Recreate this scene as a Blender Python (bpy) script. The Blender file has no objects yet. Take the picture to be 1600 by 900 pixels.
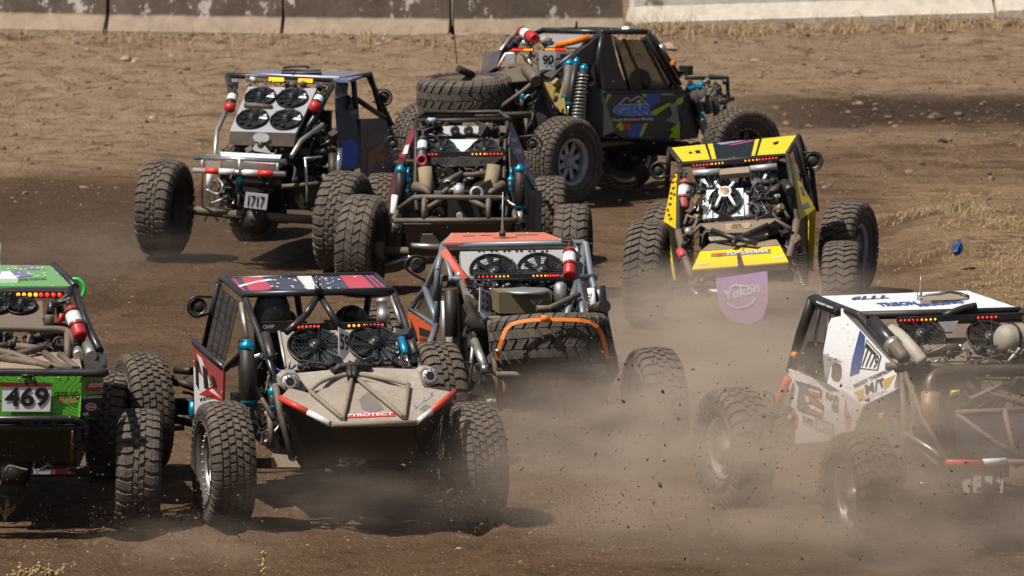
import bpy, math, random
from mathutils import Vector, Matrix, noise
import numpy as np

random.seed(7)
sc = bpy.context.scene
COL = bpy.context.collection
R = math.radians

# ---------------------------------------------------------------- camera
F = 9500.0; PITCH = R(7.44); H = 8.40
cam_d = bpy.data.cameras.new("camera"); cam = bpy.data.objects.new("camera", cam_d); COL.objects.link(cam)
cam_d.sensor_width = 36.0; cam_d.lens = F / 1600.0 * 36.0
cam_d.clip_start = 1.0; cam_d.clip_end = 3000.0
cam.location = (0, 0, H); cam.rotation_euler = (math.pi / 2 - PITCH, 0, 0)
cam_d.dof.use_dof = True; cam_d.dof.focus_distance = 51.5; cam_d.dof.aperture_fstop = 5.0
sc.camera = cam

# ---------------------------------------------------------------- world, sun, exposure
SUN = Vector((-0.43, -0.30, 0.85)).normalized()          # towards the sun
w = bpy.data.worlds.new("World"); sc.world = w; w.use_nodes = True
nt = w.node_tree; bg = nt.nodes["Background"]
sky = nt.nodes.new("ShaderNodeTexSky"); sky.sky_type = 'NISHITA'; sky.sun_disc = False
sky.sun_elevation = math.asin(SUN.z); sky.sun_rotation = math.atan2(SUN.x, SUN.y)
sky.dust_density = 2.0
nt.links.new(sky.outputs[0], bg.inputs[0]); bg.inputs[1].default_value = 0.056
sun_d = bpy.data.lights.new("sun", 'SUN'); sun_d.energy = 5.0; sun_d.angle = R(0.5); sun_d.color = (1.0, 0.955, 0.88)
sun = bpy.data.objects.new("sun", sun_d); COL.objects.link(sun)
sun.rotation_euler = SUN.to_track_quat('Z', 'Y').to_euler(); sun.location = (-20, 20, 40)
sc.view_settings.view_transform = 'Standard'; sc.view_settings.look = 'None'
sc.view_settings.gamma = 1.0; sc.view_settings.use_curve_mapping = False
sc.view_settings.exposure = 0.13
sc.render.engine = 'CYCLES'
sc.cycles.max_bounces = 6; sc.cycles.volume_bounces = 1; sc.cycles.transparent_max_bounces = 12
sc.cycles.volume_step_rate = 4.0; sc.cycles.volume_max_steps = 24

# ---------------------------------------------------------------- materials
def lin(h):
    c = [int(h[i:i + 2], 16) / 255 for i in (0, 2, 4)]
    return tuple((x / 12.92 if x <= 0.04045 else ((x + 0.055) / 1.055) ** 2.4) for x in c)
DUST = (0.235, 0.165, 0.108)
MATS = {}
def mat(name, color, rough=0.5, metal=0.0, dust=0.25, scale=5.0, bump=0.0, emis=0, alpha=1.0, spec=0.5, top=0.25):
    if name in MATS: return MATS[name]
    if isinstance(color, str): color = lin(color)
    m = bpy.data.materials.new(name); m.use_nodes = True; MATS[name] = m
    t = m.node_tree; b = t.nodes["Principled BSDF"]; L = t.links.new
    b.inputs["Roughness"].default_value = rough; b.inputs["Metallic"].default_value = metal
    b.inputs["Specular IOR Level"].default_value = spec
    b.inputs["Base Color"].default_value = (*color, 1)
    if emis:
        b.inputs["Emission Color"].default_value = (*color, 1); b.inputs["Emission Strength"].default_value = emis
    if alpha < 1: b.inputs["Alpha"].default_value = alpha
    if dust > 0:
        tc = t.nodes.new("ShaderNodeTexCoord")
        n1 = t.nodes.new("ShaderNodeTexNoise"); n1.inputs["Scale"].default_value = scale; n1.inputs["Detail"].default_value = 6; n1.inputs["Roughness"].default_value = 0.65
        n2 = t.nodes.new("ShaderNodeTexNoise"); n2.inputs["Scale"].default_value = scale * 9; n2.inputs["Detail"].default_value = 3
        L(tc.outputs["Object"], n1.inputs["Vector"]); L(tc.outputs["Object"], n2.inputs["Vector"])
        add = t.nodes.new("ShaderNodeMath"); add.operation = 'ADD'; L(n1.outputs[0], add.inputs[0])
        mul = t.nodes.new("ShaderNodeMath"); mul.operation = 'MULTIPLY'; mul.inputs[1].default_value = 0.45; L(n2.outputs[0], mul.inputs[0]); L(mul.outputs[0], add.inputs[1])
        ge = t.nodes.new("ShaderNodeNewGeometry"); sx = t.nodes.new("ShaderNodeSeparateXYZ"); L(ge.outputs["Normal"], sx.inputs[0])
        up = t.nodes.new("ShaderNodeMath"); up.operation = 'MULTIPLY_ADD'; up.inputs[1].default_value = top; L(sx.outputs["Z"], up.inputs[0]); L(add.outputs[0], up.inputs[2])
        mr = t.nodes.new("ShaderNodeMapRange"); L(up.outputs[0], mr.inputs[0])
        c = 0.72 + (0.5 - dust) * 0.45
        mr.inputs[1].default_value = c - 0.16; mr.inputs[2].default_value = c + 0.30
        mr.inputs[3].default_value = dust * 0.35; mr.inputs[4].default_value = min(1.0, dust * 1.5 + 0.1)
        mx = t.nodes.new("ShaderNodeMix"); mx.data_type = 'RGBA'; L(mr.outputs[0], mx.inputs[0])
        mx.inputs[6].default_value = (*color, 1); mx.inputs[7].default_value = (*DUST, 1); L(mx.outputs[2], b.inputs["Base Color"])
        r2 = t.nodes.new("ShaderNodeMapRange"); L(mr.outputs[0], r2.inputs[0]); r2.inputs[3].default_value = rough; r2.inputs[4].default_value = 0.9; L(r2.outputs[0], b.inputs["Roughness"])
        sp = t.nodes.new("ShaderNodeTexNoise"); sp.inputs["Scale"].default_value = 46; sp.inputs["Detail"].default_value = 2; L(tc.outputs["Object"], sp.inputs["Vector"])
        s2 = t.nodes.new("ShaderNodeMapRange"); L(sp.outputs[0], s2.inputs[0]); s2.inputs[1].default_value = .665; s2.inputs[2].default_value = .70; s2.inputs[4].default_value = min(.8, .3 + dust)
        mx2 = t.nodes.new("ShaderNodeMix"); mx2.data_type = 'RGBA'; L(s2.outputs[0], mx2.inputs[0]); L(mx.outputs[2], mx2.inputs[6]); mx2.inputs[7].default_value = (.16, .108, .068, 1); L(mx2.outputs[2], b.inputs["Base Color"])
        if metal > 0:
            r3 = t.nodes.new("ShaderNodeMapRange"); L(mr.outputs[0], r3.inputs[0]); r3.inputs[3].default_value = metal; r3.inputs[4].default_value = 0.1; L(r3.outputs[0], b.inputs["Metallic"])
        if bump:
            bp = t.nodes.new("ShaderNodeBump"); bp.inputs["Strength"].default_value = bump; bp.inputs["Distance"].default_value = 0.01
            L(add.outputs[0], bp.inputs["Height"]); L(bp.outputs[0], b.inputs["Normal"])
    return m

FANB = mat("fan_plastic", (0.010, 0.010, 0.011), 0.42, 0, 0)
FANG = mat("fan_blade_plastic", (0.035, 0.035, 0.04), 0.3, 0, 0)
BLACK = mat("black_paint", (0.010, 0.010, 0.012), 0.4, 0, 0.08)
DARK = mat("dark_metal", (0.014, 0.0135, 0.0135), 0.5, 0.3, 0.12)
GUN = mat("gunmetal_tube", (0.030, 0.034, 0.042), 0.28, 0.5, 0.10)
DTUBE = mat("dusty_tube", (0.075, 0.068, 0.062), 0.5, 0.4, 0.40)
GREYBLUE = mat("grey_blue_tube", (0.15, 0.19, 0.225), 0.35, 0.2, 0.15)
STEEL = mat("bare_steel", (0.48, 0.47, 0.45), 0.32, 0.9, 0.2)
ALU = mat("brushed_aluminium", (0.58, 0.58, 0.57), 0.42, 0.6, 0.12)
ALUD = mat("dusty_aluminium", (0.52, 0.485, 0.43), 0.42, 0.3, 0.42, scale=3)
CHROME = mat("chrome", (0.8, 0.8, 0.8), 0.12, 1.0, 0.08)
WHITE = mat("white_paint", (0.86, 0.86, 0.87), 0.35, 0, 0.07, top=0.05)
WHITED = mat("dusty_white_paint", (0.72, 0.71, 0.70), 0.4, 0, 0.22)
PLATE = mat("number_plate_white", (0.72, 0.72, 0.74), 0.5, 0, 0.03)
INK = mat("black_ink", (0.008, 0.008, 0.009), 0.5, 0, 0)
WINK = mat("white_ink", (0.75, 0.75, 0.75), 0.5, 0, 0.1)
RED = mat("red_paint", (0.50, 0.018, 0.02), 0.35, 0, 0.08)
REDD = mat("faded_sheen_red_paint", (0.60, 0.05, 0.09), 0.35, 0, 0.10)  # faded red, brightened to carry the roof's sky sheen in its colour
RTAPE = mat("red_reflector", (0.62, 0.035, 0.02), 0.4, 0, 0.1)
WTAPE = mat("white_reflector", (0.7, 0.7, 0.7), 0.4, 0, 0.1)
CYAN = mat("blue_anodised", (0.01, 0.32, 0.55), 0.25, 0.6, 0.05)
BLUE = mat("blue_paint", (0.03, 0.07, 0.32), 0.4, 0, 0.12)
NAVY = mat("navy_paint", (0.035, 0.048, 0.105), 0.3, 0, 0.12)
YEL = mat("yellow_paint", (0.86, 0.61, 0.0), 0.35, 0, 0.04, top=0.05)
YELD = mat("dusty_yellow_paint", (0.76, 0.53, 0.01), 0.45, 0, 0.17, top=0.1)
ORG = mat("orange_strap", (0.74, 0.19, 0.012), 0.6, 0, 0.05)
ORGP = mat("orange_paint", (0.62, 0.085, 0.02), 0.45, 0, 0.15)
CORAL = mat("coral_roof_paint", (0.72, 0.17, 0.09), 0.5, 0, 0.15)
GREEN = mat("green_paint", (0.10, 0.42, 0.12), 0.45, 0, 0.28)
LIME = mat("lime_paint", (0.42, 0.62, 0.01), 0.4, 0, 0.05)
GLOW_G = mat("bright_green_rubber", (0.02, 0.72, 0.10), 0.35, 0, 0)
BRASS = mat("heat_stained_brass", (0.34, 0.235, 0.12), 0.4, 0.7, 0.35)
CLOTH = mat("olive_brown_cover", (0.14, 0.105, 0.05), 0.85, 0, 0.3)
LEDR = mat("red_led", (1.0, 0.03, 0.015), 0.4, 0, 0, emis=1.6)
LEDA = mat("amber_led", (1.0, 0.32, 0.01), 0.4, 0, 0, emis=2.0)
LEDO = mat("unlit_led", (0.03, 0.045, 0.035), 0.2, 0, 0)
RUB = mat("tyre_lug_rubber", (0.028, 0.027, 0.027), 0.72, 0, 0.29, scale=8, bump=0.8, top=0.28)
RUBG = mat("tyre_groove_dirt", (0.022, 0.018, 0.015), 0.9, 0, 0.42, scale=7, bump=0.5, top=0.0)
SIDEW = mat("tyre_sidewall_rubber", (0.024, 0.024, 0.027), 0.65, 0, 0.30, scale=4)
NET = mat("window_net", (0.02, 0.02, 0.024), 0.6, 0, 0.2, alpha=0.8)
GLASS = mat("tinted_window", (0.03, 0.028, 0.03), 0.1, 0, 0.2, alpha=0.58)
PURPLE = mat("purple_flag_cloth", (0.40, 0.25, 0.56), 0.8, 0, 0.12)
MAROON = mat("maroon_paint", (0.28, 0.02, 0.055), 0.35, 0, 0.12)
PLUM = mat("plum_paint", (0.075, 0.035, 0.075), 0.35, 0, 0.15)

# ---------------------------------------------------------------- mesh builder
class MB:
    def __init__(s): s.v = []; s.f = []; s.m = []; s.s = []
    def add(s, vs, fs, mi=0, sm=False):
        o = len(s.v); s.v += [tuple(x) for x in vs]
        for f in fs: s.f.append(tuple(o + i for i in f)); s.m.append(mi); s.s.append(sm)
        return s
    def tube(s, pts, r, n=8, mi=0, cap=True):
        pts = [Vector(p) for p in pts]; N = len(pts); vs = []; fs = []
        d0 = (pts[1] - pts[0]).normalized(); a = d0.orthogonal().normalized()
        rr = r if isinstance(r, (list, tuple)) else [r] * N
        for i, p in enumerate(pts):
            if i == 0: t = pts[1] - p
            elif i == N - 1: t = p - pts[i - 1]
            else: t = (pts[i + 1] - p).normalized() + (p - pts[i - 1]).normalized()
            if t.length < 1e-9: t = d0
            t = t.normalized(); a = (a - t * a.dot(t))
            a = a.normalized() if a.length > 1e-6 else t.orthogonal().normalized()
            b = t.cross(a)
            for k in range(n):
                an = 2 * math.pi * k / n; vs.append(p + (a * math.cos(an) + b * math.sin(an)) * rr[i])
        for i in range(N - 1):
            for k in range(n):
                k2 = (k + 1) % n; fs.append((i * n + k, i * n + k2, (i + 1) * n + k2, (i + 1) * n + k))
        s.add(vs, fs, mi, True)
        if cap:
            o = len(s.v) - len(vs)
            s.f.append(tuple(o + k for k in reversed(range(n)))); s.m.append(mi); s.s.append(False)
            s.f.append(tuple(o + (N - 1) * n + k for k in range(n))); s.m.append(mi); s.s.append(False)
        return s
    def curve(s, pts, r, n=8, mi=0, sub=5, cap=True):      # smooth tube through points
        P = [Vector(p) for p in pts]; out = []
        Q = [P[0] * 2 - P[1]] + P + [P[-1] * 2 - P[-2]]
        for i in range(1, len(Q) - 2):
            for k in range(sub):
                t = k / sub; a, b, c, d = Q[i - 1], Q[i], Q[i + 1], Q[i + 2]
                out.append(0.5 * ((2 * b) + (c - a) * t + (2 * a - 5 * b + 4 * c - d) * t * t + (-a + 3 * b - 3 * c + d) * t ** 3))
        out.append(P[-1]); return s.tube(out, r, n, mi, cap)
    def cyl(s, a, b, r0, r1=None, n=16, mi=0): return s.tube([a, b], [r0, r0 if r1 is None else r1], n, mi)
    def lathe(s, a, ax, prof, n=24, mi=0):                 # prof: (distance along axis, radius)
        a = Vector(a); ax = Vector(ax).normalized(); u = ax.orthogonal().normalized(); v = ax.cross(u); vs = []; fs = []
        for d, r in prof:
            for k in range(n):
                an = 2 * math.pi * k / n; vs.append(a + ax * d + (u * math.cos(an) + v * math.sin(an)) * max(r, 1e-4))
        for i in range(len(prof) - 1):
            for k in range(n):
                k2 = (k + 1) % n; fs.append((i * n + k, i * n + k2, (i + 1) * n + k2, (i + 1) * n + k))
        return s.add(vs, fs, mi, True)
    def torus(s, c, nrm, Rr, r, n=28, m=6, mi=0):
        c = Vector(c); nrm = Vector(nrm).normalized(); u = nrm.orthogonal().normalized(); v = nrm.cross(u); vs = []; fs = []
        for i in range(n):
            an = 2 * math.pi * i / n; d = u * math.cos(an) + v * math.sin(an)
            for k in range(m):
                b = 2 * math.pi * k / m; vs.append(c + d * (Rr + r * math.cos(b)) + nrm * r * math.sin(b))
        for i in range(n):
            for k in range(m):
                fs.append((i * m + k, ((i + 1) % n) * m + k, ((i + 1) % n) * m + (k + 1) % m, i * m + (k + 1) % m))
        return s.add(vs, fs, mi, True)
    def box(s, c, ux, uy, uz, mi=0, bev=0.0):              # half-vectors
        c = Vector(c); ux = Vector(ux); uy = Vector(uy); uz = Vector(uz); vs = []
        for k in (-1, 1):
            for j in (-1, 1):
                for i in (-1, 1): vs.append(c + ux * i + uy * j + uz * k)
        return s.add(vs, [(0, 2, 3, 1), (4, 5, 7, 6), (0, 1, 5, 4), (2, 6, 7, 3), (1, 3, 7, 5), (0, 4, 6, 2)], mi)
    def slab(s, poly, th=0.012, mi=0, mi2=None):           # plate with thickness behind the polygon
        P = [Vector(p) for p in poly]; nrm = Vector((0, 0, 0)); n = len(P)
        for i in range(n): nrm += P[i].cross(P[(i + 1) % n])
        nrm.normalize(); vs = P + [p - nrm * th for p in P]
        s.add(vs, [tuple(range(n))], mi)
        o = len(s.v) - 2 * n; b = mi if mi2 is None else mi2
        s.f.append(tuple(o + n + k for k in reversed(range(n)))); s.m.append(b); s.s.append(False)
        for k in range(n):
            k2 = (k + 1) % n; s.f.append((o + k, o + n + k, o + n + k2, o + k2)); s.m.append(b); s.s.append(False)
        return s
    def ball(s, c, r, mi=0, n=12, m=7, sc3=(1, 1, 1)):
        c = Vector(c); vs = []; fs = []
        for j in range(m + 1):
            ph = math.pi * j / m
            for k in range(n):
                th = 2 * math.pi * k / n
                vs.append(c + Vector((r * math.sin(ph) * math.cos(th) * sc3[0], r * math.sin(ph) * math.sin(th) * sc3[1], r * math.cos(ph) * sc3[2])))
        for j in range(m):
            for k in range(n):
                k2 = (k + 1) % n; fs.append((j * n + k, j * n + k2, (j + 1) * n + k2, (j + 1) * n + k))
        return s.add(vs, fs, mi, True)
    def build(s, name, mats, parent=None):
        me = bpy.data.meshes.new(name); me.from_pydata(s.v, [], s.f); me.update()
        for m in (mats if isinstance(mats, (list, tuple)) else [mats]): me.materials.append(m)
        me.polygons.foreach_set("material_index", s.m); me.polygons.foreach_set("use_smooth", s.s)
        o = bpy.data.objects.new(name, me); COL.objects.link(o)
        if parent is not None: o.parent = parent
        return o

def tag(o, label=None, cat=None, group=None, kind=None):
    if label: o["label"] = label
    if cat: o["category"] = cat
    if group: o["group"] = group
    if kind: o["kind"] = kind
    return o

# ---------------------------------------------------------------- lettering
_tc = {}
def text_geo(txt, bold=0.0, shear=0.0):
    key = (txt, bold, shear)
    if key in _tc: return _tc[key]
    cu = bpy.data.curves.new("t", 'FONT'); cu.body = txt; cu.offset = bold; cu.shear = shear; cu.resolution_u = 4
    ob = bpy.data.objects.new("t", cu); COL.objects.link(ob)
    dg = bpy.context.evaluated_depsgraph_get(); dg.update()
    me = bpy.data.meshes.new_from_object(ob.evaluated_get(dg))
    vs = np.array([v.co[:] for v in me.vertices]); fs = [tuple(p.vertices) for p in me.polygons]
    mn = vs.min(0); mx = vs.max(0); vs = (vs - mn) / np.maximum(mx - mn, 1e-6)
    bpy.data.objects.remove(ob); bpy.data.curves.remove(cu); bpy.data.meshes.remove(me)
    _tc[key] = (vs, fs); return _tc[key]

# ---------------------------------------------------------------- car helper: photo measurement at a known depth -> local point
CAMP = Vector((0, 0, H)); UP = Vector((0, math.sin(PITCH), math.cos(PITCH))); FW = Vector((0, math.cos(PITCH), -math.sin(PITCH)))
def ray(px, py): return (Vector((1, 0, 0)) * ((px - 800) / F) - UP * ((py - 450) / F) + FW).normalized()
def on_ground(px, py, z=0.0):
    d = ray(px, py); t = (z - H) / d.z; return CAMP + d * t
def at_y(px, py, Y):
    d = ray(px, py); return CAMP + d * (Y / d.y)

class Car:
    def __init__(c, name, label, cat, gx, gy, yaw, group="off-road racing buggies on the dirt track"):
        c.root = bpy.data.objects.new(name, None); COL.objects.link(c.root); c.root.empty_display_size = 0.3
        tag(c.root, label, cat, group)
        c.root.location = on_ground(gx, gy); c.root.rotation_euler = (0, 0, R(yaw))
        c.M = Matrix.Translation(c.root.location) @ Matrix.Rotation(R(yaw), 4, 'Z'); c.I = c.M.inverted()
        c.o = c.I @ CAMP; c.yaw = yaw
    def d(c, px, py): return (c.I.to_3x3() @ ray(px, py)).normalized()
    def y(c, px, py, y): d = c.d(px, py); return c.o + d * ((y - c.o.y) / d.y)
    def x(c, px, py, x): d = c.d(px, py); return c.o + d * ((x - c.o.x) / d.x)
    def z(c, px, py, z): d = c.d(px, py); return c.o + d * ((z - c.o.z) / d.z)
    def pl(c, px, py, pln, off=0.004):
        o, n = pln; d = c.d(px, py); t = (o - c.o).dot(n) / d.dot(n); return c.o + d * t + n * off
    def P(c, s): return s if isinstance(s, Vector) else c.y(*s)
    def PL(c, pts): return [c.P(p) for p in pts]
    def plane(c, pts):                                       # best plane through a panel's corners, facing the camera
        P = c.PL(pts); n = Vector((0, 0, 0)); a = sum(P, Vector((0, 0, 0))) / len(P)
        for i in range(len(P)): n += (P[i] - a).cross(P[(i + 1) % len(P)] - a)
        n.normalize()
        if n.dot(c.o - a) < 0: n = -n
        return (a, n)
    def face(c, pts):                                        # flat outline, ordered so that the normal faces the camera
        P = c.PL(pts); n = Vector((0, 0, 0))
        if len(P) > 3:
            o_, n_ = c.plane(P); Q = []
            for p in P:
                d = p - c.o; k = d.dot(n_); Q.append(c.o + d * ((o_ - c.o).dot(n_) / k) if abs(k) > .02 * d.length else p)
            P = Q
        for i in range(len(P)): n += P[i].cross(P[(i + 1) % len(P)])
        if n.dot(c.o - P[0]) < 0: P = P[::-1]
        return P
    # parts
    def tubes(c, name, lists, m, r=0.024, parent=None, smooth=False):
        if len(lists) > 1 and not any(k in name for k in ("cage", "rear_brac", "frame", "loom", "hoop", "rack", "guard", "bumper")):
            return [c.tubes(name, [l], m, r, parent, smooth) for l in lists][0]
        b = MB()
        for l in lists:
            rr = r
            if isinstance(l, dict): rr = l['r']; l = l['p']
            (b.curve if (smooth and len(l) > 2) else b.tube)(c.PL(l), rr, 10)
            for p in c.PL(l)[1:-1]:
                if not smooth and not isinstance(rr, list): b.ball(p, rr * 1.02, 0, 10, 6)
        return b.build(name, m, parent or c.root)
    def panel(c, name, pts, m, th=0.012, parent=None):
        P = c.face(pts); o = MB().slab(P, th).build(name, m, parent or c.root)
        if "panel" in name and "radiator" not in name and (P[0] - P[2]).length > .35:
            n = (P[1] - P[0]).cross(P[2] - P[1]).normalized(); ctr = sum(P, Vector((0, 0, 0))) / len(P); q = MB()
            if n.dot(c.o - ctr) < 0: n = -n
            for i in range(len(P)):
                a, b_ = P[i], P[(i + 1) % len(P)]; k = max(1, int((b_ - a).length / .28))
                for j in range(k):
                    e = a.lerp(b_, (j + .5) / k); e = e + (ctr - e).normalized() * .025; q.lathe(e, n, [(0, .009), (.004, .008), (.006, 0)], 8)
            q.build("panel_bolts", STEEL, o)
        return o
    def px(c, p):
        q = (c.M @ p) - CAMP; z = q.dot(FW); return (800 + F * q.x / z, 450 - F * q.dot(UP) / z)
    def clutter(c, box, y0, y1, n, seed, pal=None, L_=(.08, .32), r=(.005, .018), name="hoses_and_wiring"):
        """hoses, wires, links and small fittings crowded into a bay: one tangled mass"""
        rn = random.Random(seed); pal = pal or [DARK, DTUBE, STEEL, FANG, ALU, BRASS]; wts = [8, 4, .7, 6, .5, .4][:len(pal)]; b = MB()
        inside = lambda q: all(box[0] - 3 < u < box[2] + 3 and box[1] - 3 < v < box[3] + 3 for u, v in [c.px(k) for k in q])
        for k in range(n):
            mi = rn.choices(range(len(pal)), wts)[0]; p = c.y(rn.uniform(box[0], box[2]), rn.uniform(box[1], box[3]), rn.uniform(y0, y1)); l = rn.uniform(*L_); rr = r[0] * (r[1] / r[0]) ** rn.random()
            d = Vector((rn.gauss(0, 1), rn.gauss(0, .5), rn.gauss(0, .8))).normalized(); kind = rn.random()
            if kind < .5:
                pts = [p - d * l * .5]; 
                for i in range(4): d = (d + Vector((rn.gauss(0, .5), rn.gauss(0, .3), rn.gauss(-.1, .5)))).normalized(); pts.append(pts[-1] + d * l * .28)
                if not inside(pts): continue
                b.curve(pts, rr * .8, 7, mi, 3)
            elif not inside([p - d * l * .35, p + d * l * .35]): continue
            elif kind < .78: b.cyl(p - d * l * .35, p + d * l * .35, rr, n=8, mi=mi); b.cyl(p - d * l * .37, p - d * l * .30, rr * 1.5, n=8, mi=mi)
            elif kind < .92:
                u = d.orthogonal().normalized(); v = d.cross(u); b.box(p, d * rn.uniform(.02, .07), u * rn.uniform(.015, .05), v * rn.uniform(.01, .04), mi)
            else: b.lathe(p, d, [(0, 0), (0, .03), (.02, .035), (.05, .035), (.055, .02), (.08, .018), (.08, 0)], 12, mi)
        return tag(b.build(name, pal, c.root), kind="stuff")
    def panels(c, name, polys, mats, th=0.012, parent=None):
        if name not in ("tail_deck", "tail_skin", "rear_body"):
            return [MB().slab(c.face(pts), th).build(name, mats[mi], parent or c.root) for pts, mi in polys][0]
        b = MB()
        for pts, mi in polys: b.slab(c.face(pts), th, mi)
        return b.build(name, mats, parent or c.root)
    def decal(c, name, pxpolys, pln, m, parent=None, off=0.004):
        b = MB()
        for poly in pxpolys:
            P = [c.pl(px, py, pln, off) for px, py in poly]; n = Vector((0, 0, 0))
            for i in range(len(P)): n += P[i].cross(P[(i + 1) % len(P)])
            if n.dot(pln[1]) < 0: P = P[::-1]
            b.add(P, [tuple(range(len(P)))])
        return b.build(name, m, parent or c.root)
    def text(c, txt, bl, br, tl, pln, m, name="lettering", bold=0.02, shear=0.0, parent=None, off=0.007, tr=None):
        vs, fs = text_geo(txt, bold, shear)
        o = c.pl(*bl, pln, off) if not isinstance(bl, Vector) else bl
        U = (c.pl(*br, pln, off) if not isinstance(br, Vector) else br) - o
        V = (c.pl(*tl, pln, off) if not isinstance(tl, Vector) else tl) - o
        W = (c.pl(*tr, pln, off) - o - U - V) if tr else Vector((0, 0, 0))
        b = MB().add([o + U * a[0] + V * a[1] + W * (a[0] * a[1]) for a in vs], fs)
        return b.build(name, m, parent or c.root)
    def fan(c, quad, u, v, rad, m=None, blades=9, parent=None, off=0.02):
        TL, TR, BR, BL = c.PL(quad); N = (TR - TL).cross(TL - BL).normalized()
        if N.dot(c.o - TL) < 0: N = -N
        U = (TR - TL).normalized(); V = N.cross(U).normalized()
        ctr = (TL * (1 - u) + TR * u) * (1 - v) + (BL * (1 - u) + BR * u) * v + N * off
        b = MB(); b.torus(ctr, N, rad * 0.98, rad * 0.05, 32, 6)
        b.lathe(ctr - N * 0.03, N, [(0, rad * 0.95), (0.03, rad * 0.97), (0.045, rad)], 32)
        b.lathe(ctr - N * 0.018, N, [(0, 0.0), (0.0, rad * 0.97)], 32, 1)
        b.lathe(ctr - N * 0.01, N, [(0, rad * 0.30), (0.05, rad * 0.28), (0.055, 0.0)], 20)
        b.lathe(ctr + N * 0.045, N, [(0, rad * 0.17), (0.012, rad * 0.15), (0.013, 0.0)], 16, 2)
        for k in range(blades):
            a = 2 * math.pi * k / blades + 0.3; d1 = U * math.cos(a) + V * math.sin(a); d2 = U * math.cos(a + 0.42) + V * math.sin(a + 0.42)
            d1b = U * math.cos(a - 0.22) + V * math.sin(a - 0.22); d2b = U * math.cos(a + 0.18) + V * math.sin(a + 0.18)
            vs = [ctr + d1 * rad * .27 - N * .012, ctr + d2 * rad * .27 + N * .012, ctr + d2b * rad * .9 + N * .018, ctr + d1b * rad * .9 - N * .012]
            b.add(vs, [(0, 1, 2, 3)], 2)
        for k in range(10):
            a = 2 * math.pi * k / 10; d1 = U * math.cos(a) + V * math.sin(a); e = N.cross(d1)
            b.box(ctr + d1 * rad * .62 + N * .035, d1 * rad * .35, e * rad * .014, N * .004)
        for q in (0.4, 0.52, 0.64, 0.76, 0.88): b.torus(ctr + N * .035, N, rad * q, rad * .012, 28, 4)
        return b.build("fan", [m or FANB, INK, FANG], parent or c.root)
    def lightbar(c, A, B, leds, h=0.035, size=0.016):
        size = size * .68
        A = c.P(A); B = c.P(B); U = (B - A).normalized(); V = Vector((0, 0, 1)); N = V.cross(U); 
        if N.dot(c.o - A) < 0: N = -N
        V = N.cross(U)
        bar = MB().box((A + B) / 2, (B - A) / 2, V * h / 2, N * .02).build("light_bar", BLACK, c.root)
        L = (B - A).length
        for t, k in leds:
            p = A + (B - A) * t + N * .022
            MB().lathe(p - N * .004, N, [(0, size), (.006, size * .9), (.009, size * .5), (.010, 0)], 10).build("led", {'r': LEDR, 'a': LEDA, 'o': LEDO}[k], bar)
        return bar
    def shock(c, A, B, r=0.04, body=None, cap=None, spring=False, res=False, frac=0.6, label=None):
        A = c.P(A); B = c.P(B); d = (B - A); L = d.length; d.normalize(); b = MB()
        b.lathe(A, d, [(0, 0), (0, r), (L * frac, r), (L * frac + .01, r * .8), (L * frac + .01, 0)], 18)
        if spring:
            u = d.orthogonal().normalized(); v = d.cross(u); pts = []; n = 13
            for k in range(n * 10 + 1):
                a = 2 * math.pi * k / 10; pts.append(A + d * (L * .12 + L * .8 * k / (n * 10)) + (u * math.cos(a) + v * math.sin(a)) * r * 1.25)
            b.tube(pts, r * .2, 6, 1)
        o = b.build("shock_absorber", [body or DARK, STEEL], c.root)
        if label: o["label"] = label
        MB().cyl(A + d * L * frac, B, r * .38, n=12).build("shaft", CHROME, o)
        if cap:
            MB().lathe(A - d * .03, d, [(0, 0), (0, r * .5), (.02, r * .55), (.03, r * 1.06), (.075, r * 1.06), (.08, r * .9)], 18).build("cap", cap, o)
            MB().lathe(A + d * (L * frac - .02), d, [(0, r * 1.04), (.03, r * 1.04), (.035, r * .5)], 18).build("cap", cap, o)
        return o
    def bottle(c, A, B, r=0.055, m=None, labelmat=None):     # fire extinguisher from valve A to base B
        A = c.P(A); B = c.P(B); d = (B - A); L = d.length; d.normalize(); b = MB()
        b.lathe(A, d, [(0, r * .3), (.02, r * .35), (.04, r * .8), (.065, r), (L - .02, r), (L, r * .9), (L + .002, r * .7), (L - .01, 0)], 20)
        o = b.build("fire_extinguisher", m or RED, c.root)
        side = d.cross(c.o - A).normalized()
        v = MB(); v.cyl(A - d * .05, A + d * .01, r * .33); v.box(A - d * .06 + side * .02, side * .05, d * .008, d.cross(side) * .012); v.box(A - d * .085 + side * .03, side * .045 + d * .015, d * .006, d.cross(side) * .01)
        v.build("valve", DARK, o)
        MB().lathe(A + d * (L * .30), d, [(0, r * 1.012), (L * .28, r * 1.012)], 20).build("paper_label", labelmat or WINK, o)
        s = MB(); 
        for q in (.2, .64): s.lathe(A + d * (L * q), d, [(0, r), (0, r * 1.05), (.02, r * 1.05), (.02, r)], 20)
        s.build("clamp", DARK, o)
        return o
    def lamp(c, P, r=0.07, loop=0.09, side=-1, m=None):      # round mirror/spot light in a wire loop
        P = c.P(P); N = (c.o - P).normalized(); b = MB()
        b.lathe(P - N * .06, N, [(0, 0), (0, r * .7), (.05, r), (.06, r), (.062, r * .88), (.058, r * .86), (.055, 0)], 20)
        b.lathe(P + N * .0, N, [(0, r * .6), (.004, r * .55), (.004, 0)], 16, 1)
        o = b.build("side_mirror", [m or BLACK, DARK], c.root)
        q = MB(); pts = [P + Vector((-side * loop * math.cos(a), 0, math.sin(a) * loop)) for a in [math.pi / 2 - math.pi * k / 12 for k in range(13)]]
        pts = [P + Vector((side * loop * 1.5, 0.02, loop * .8))] + pts + [P + Vector((side * loop * 1.5, 0.02, -loop * .6))]
        q.tube(pts, 0.011, 8); q.build("guard_loop", m or BLACK, o)
        return o
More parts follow.
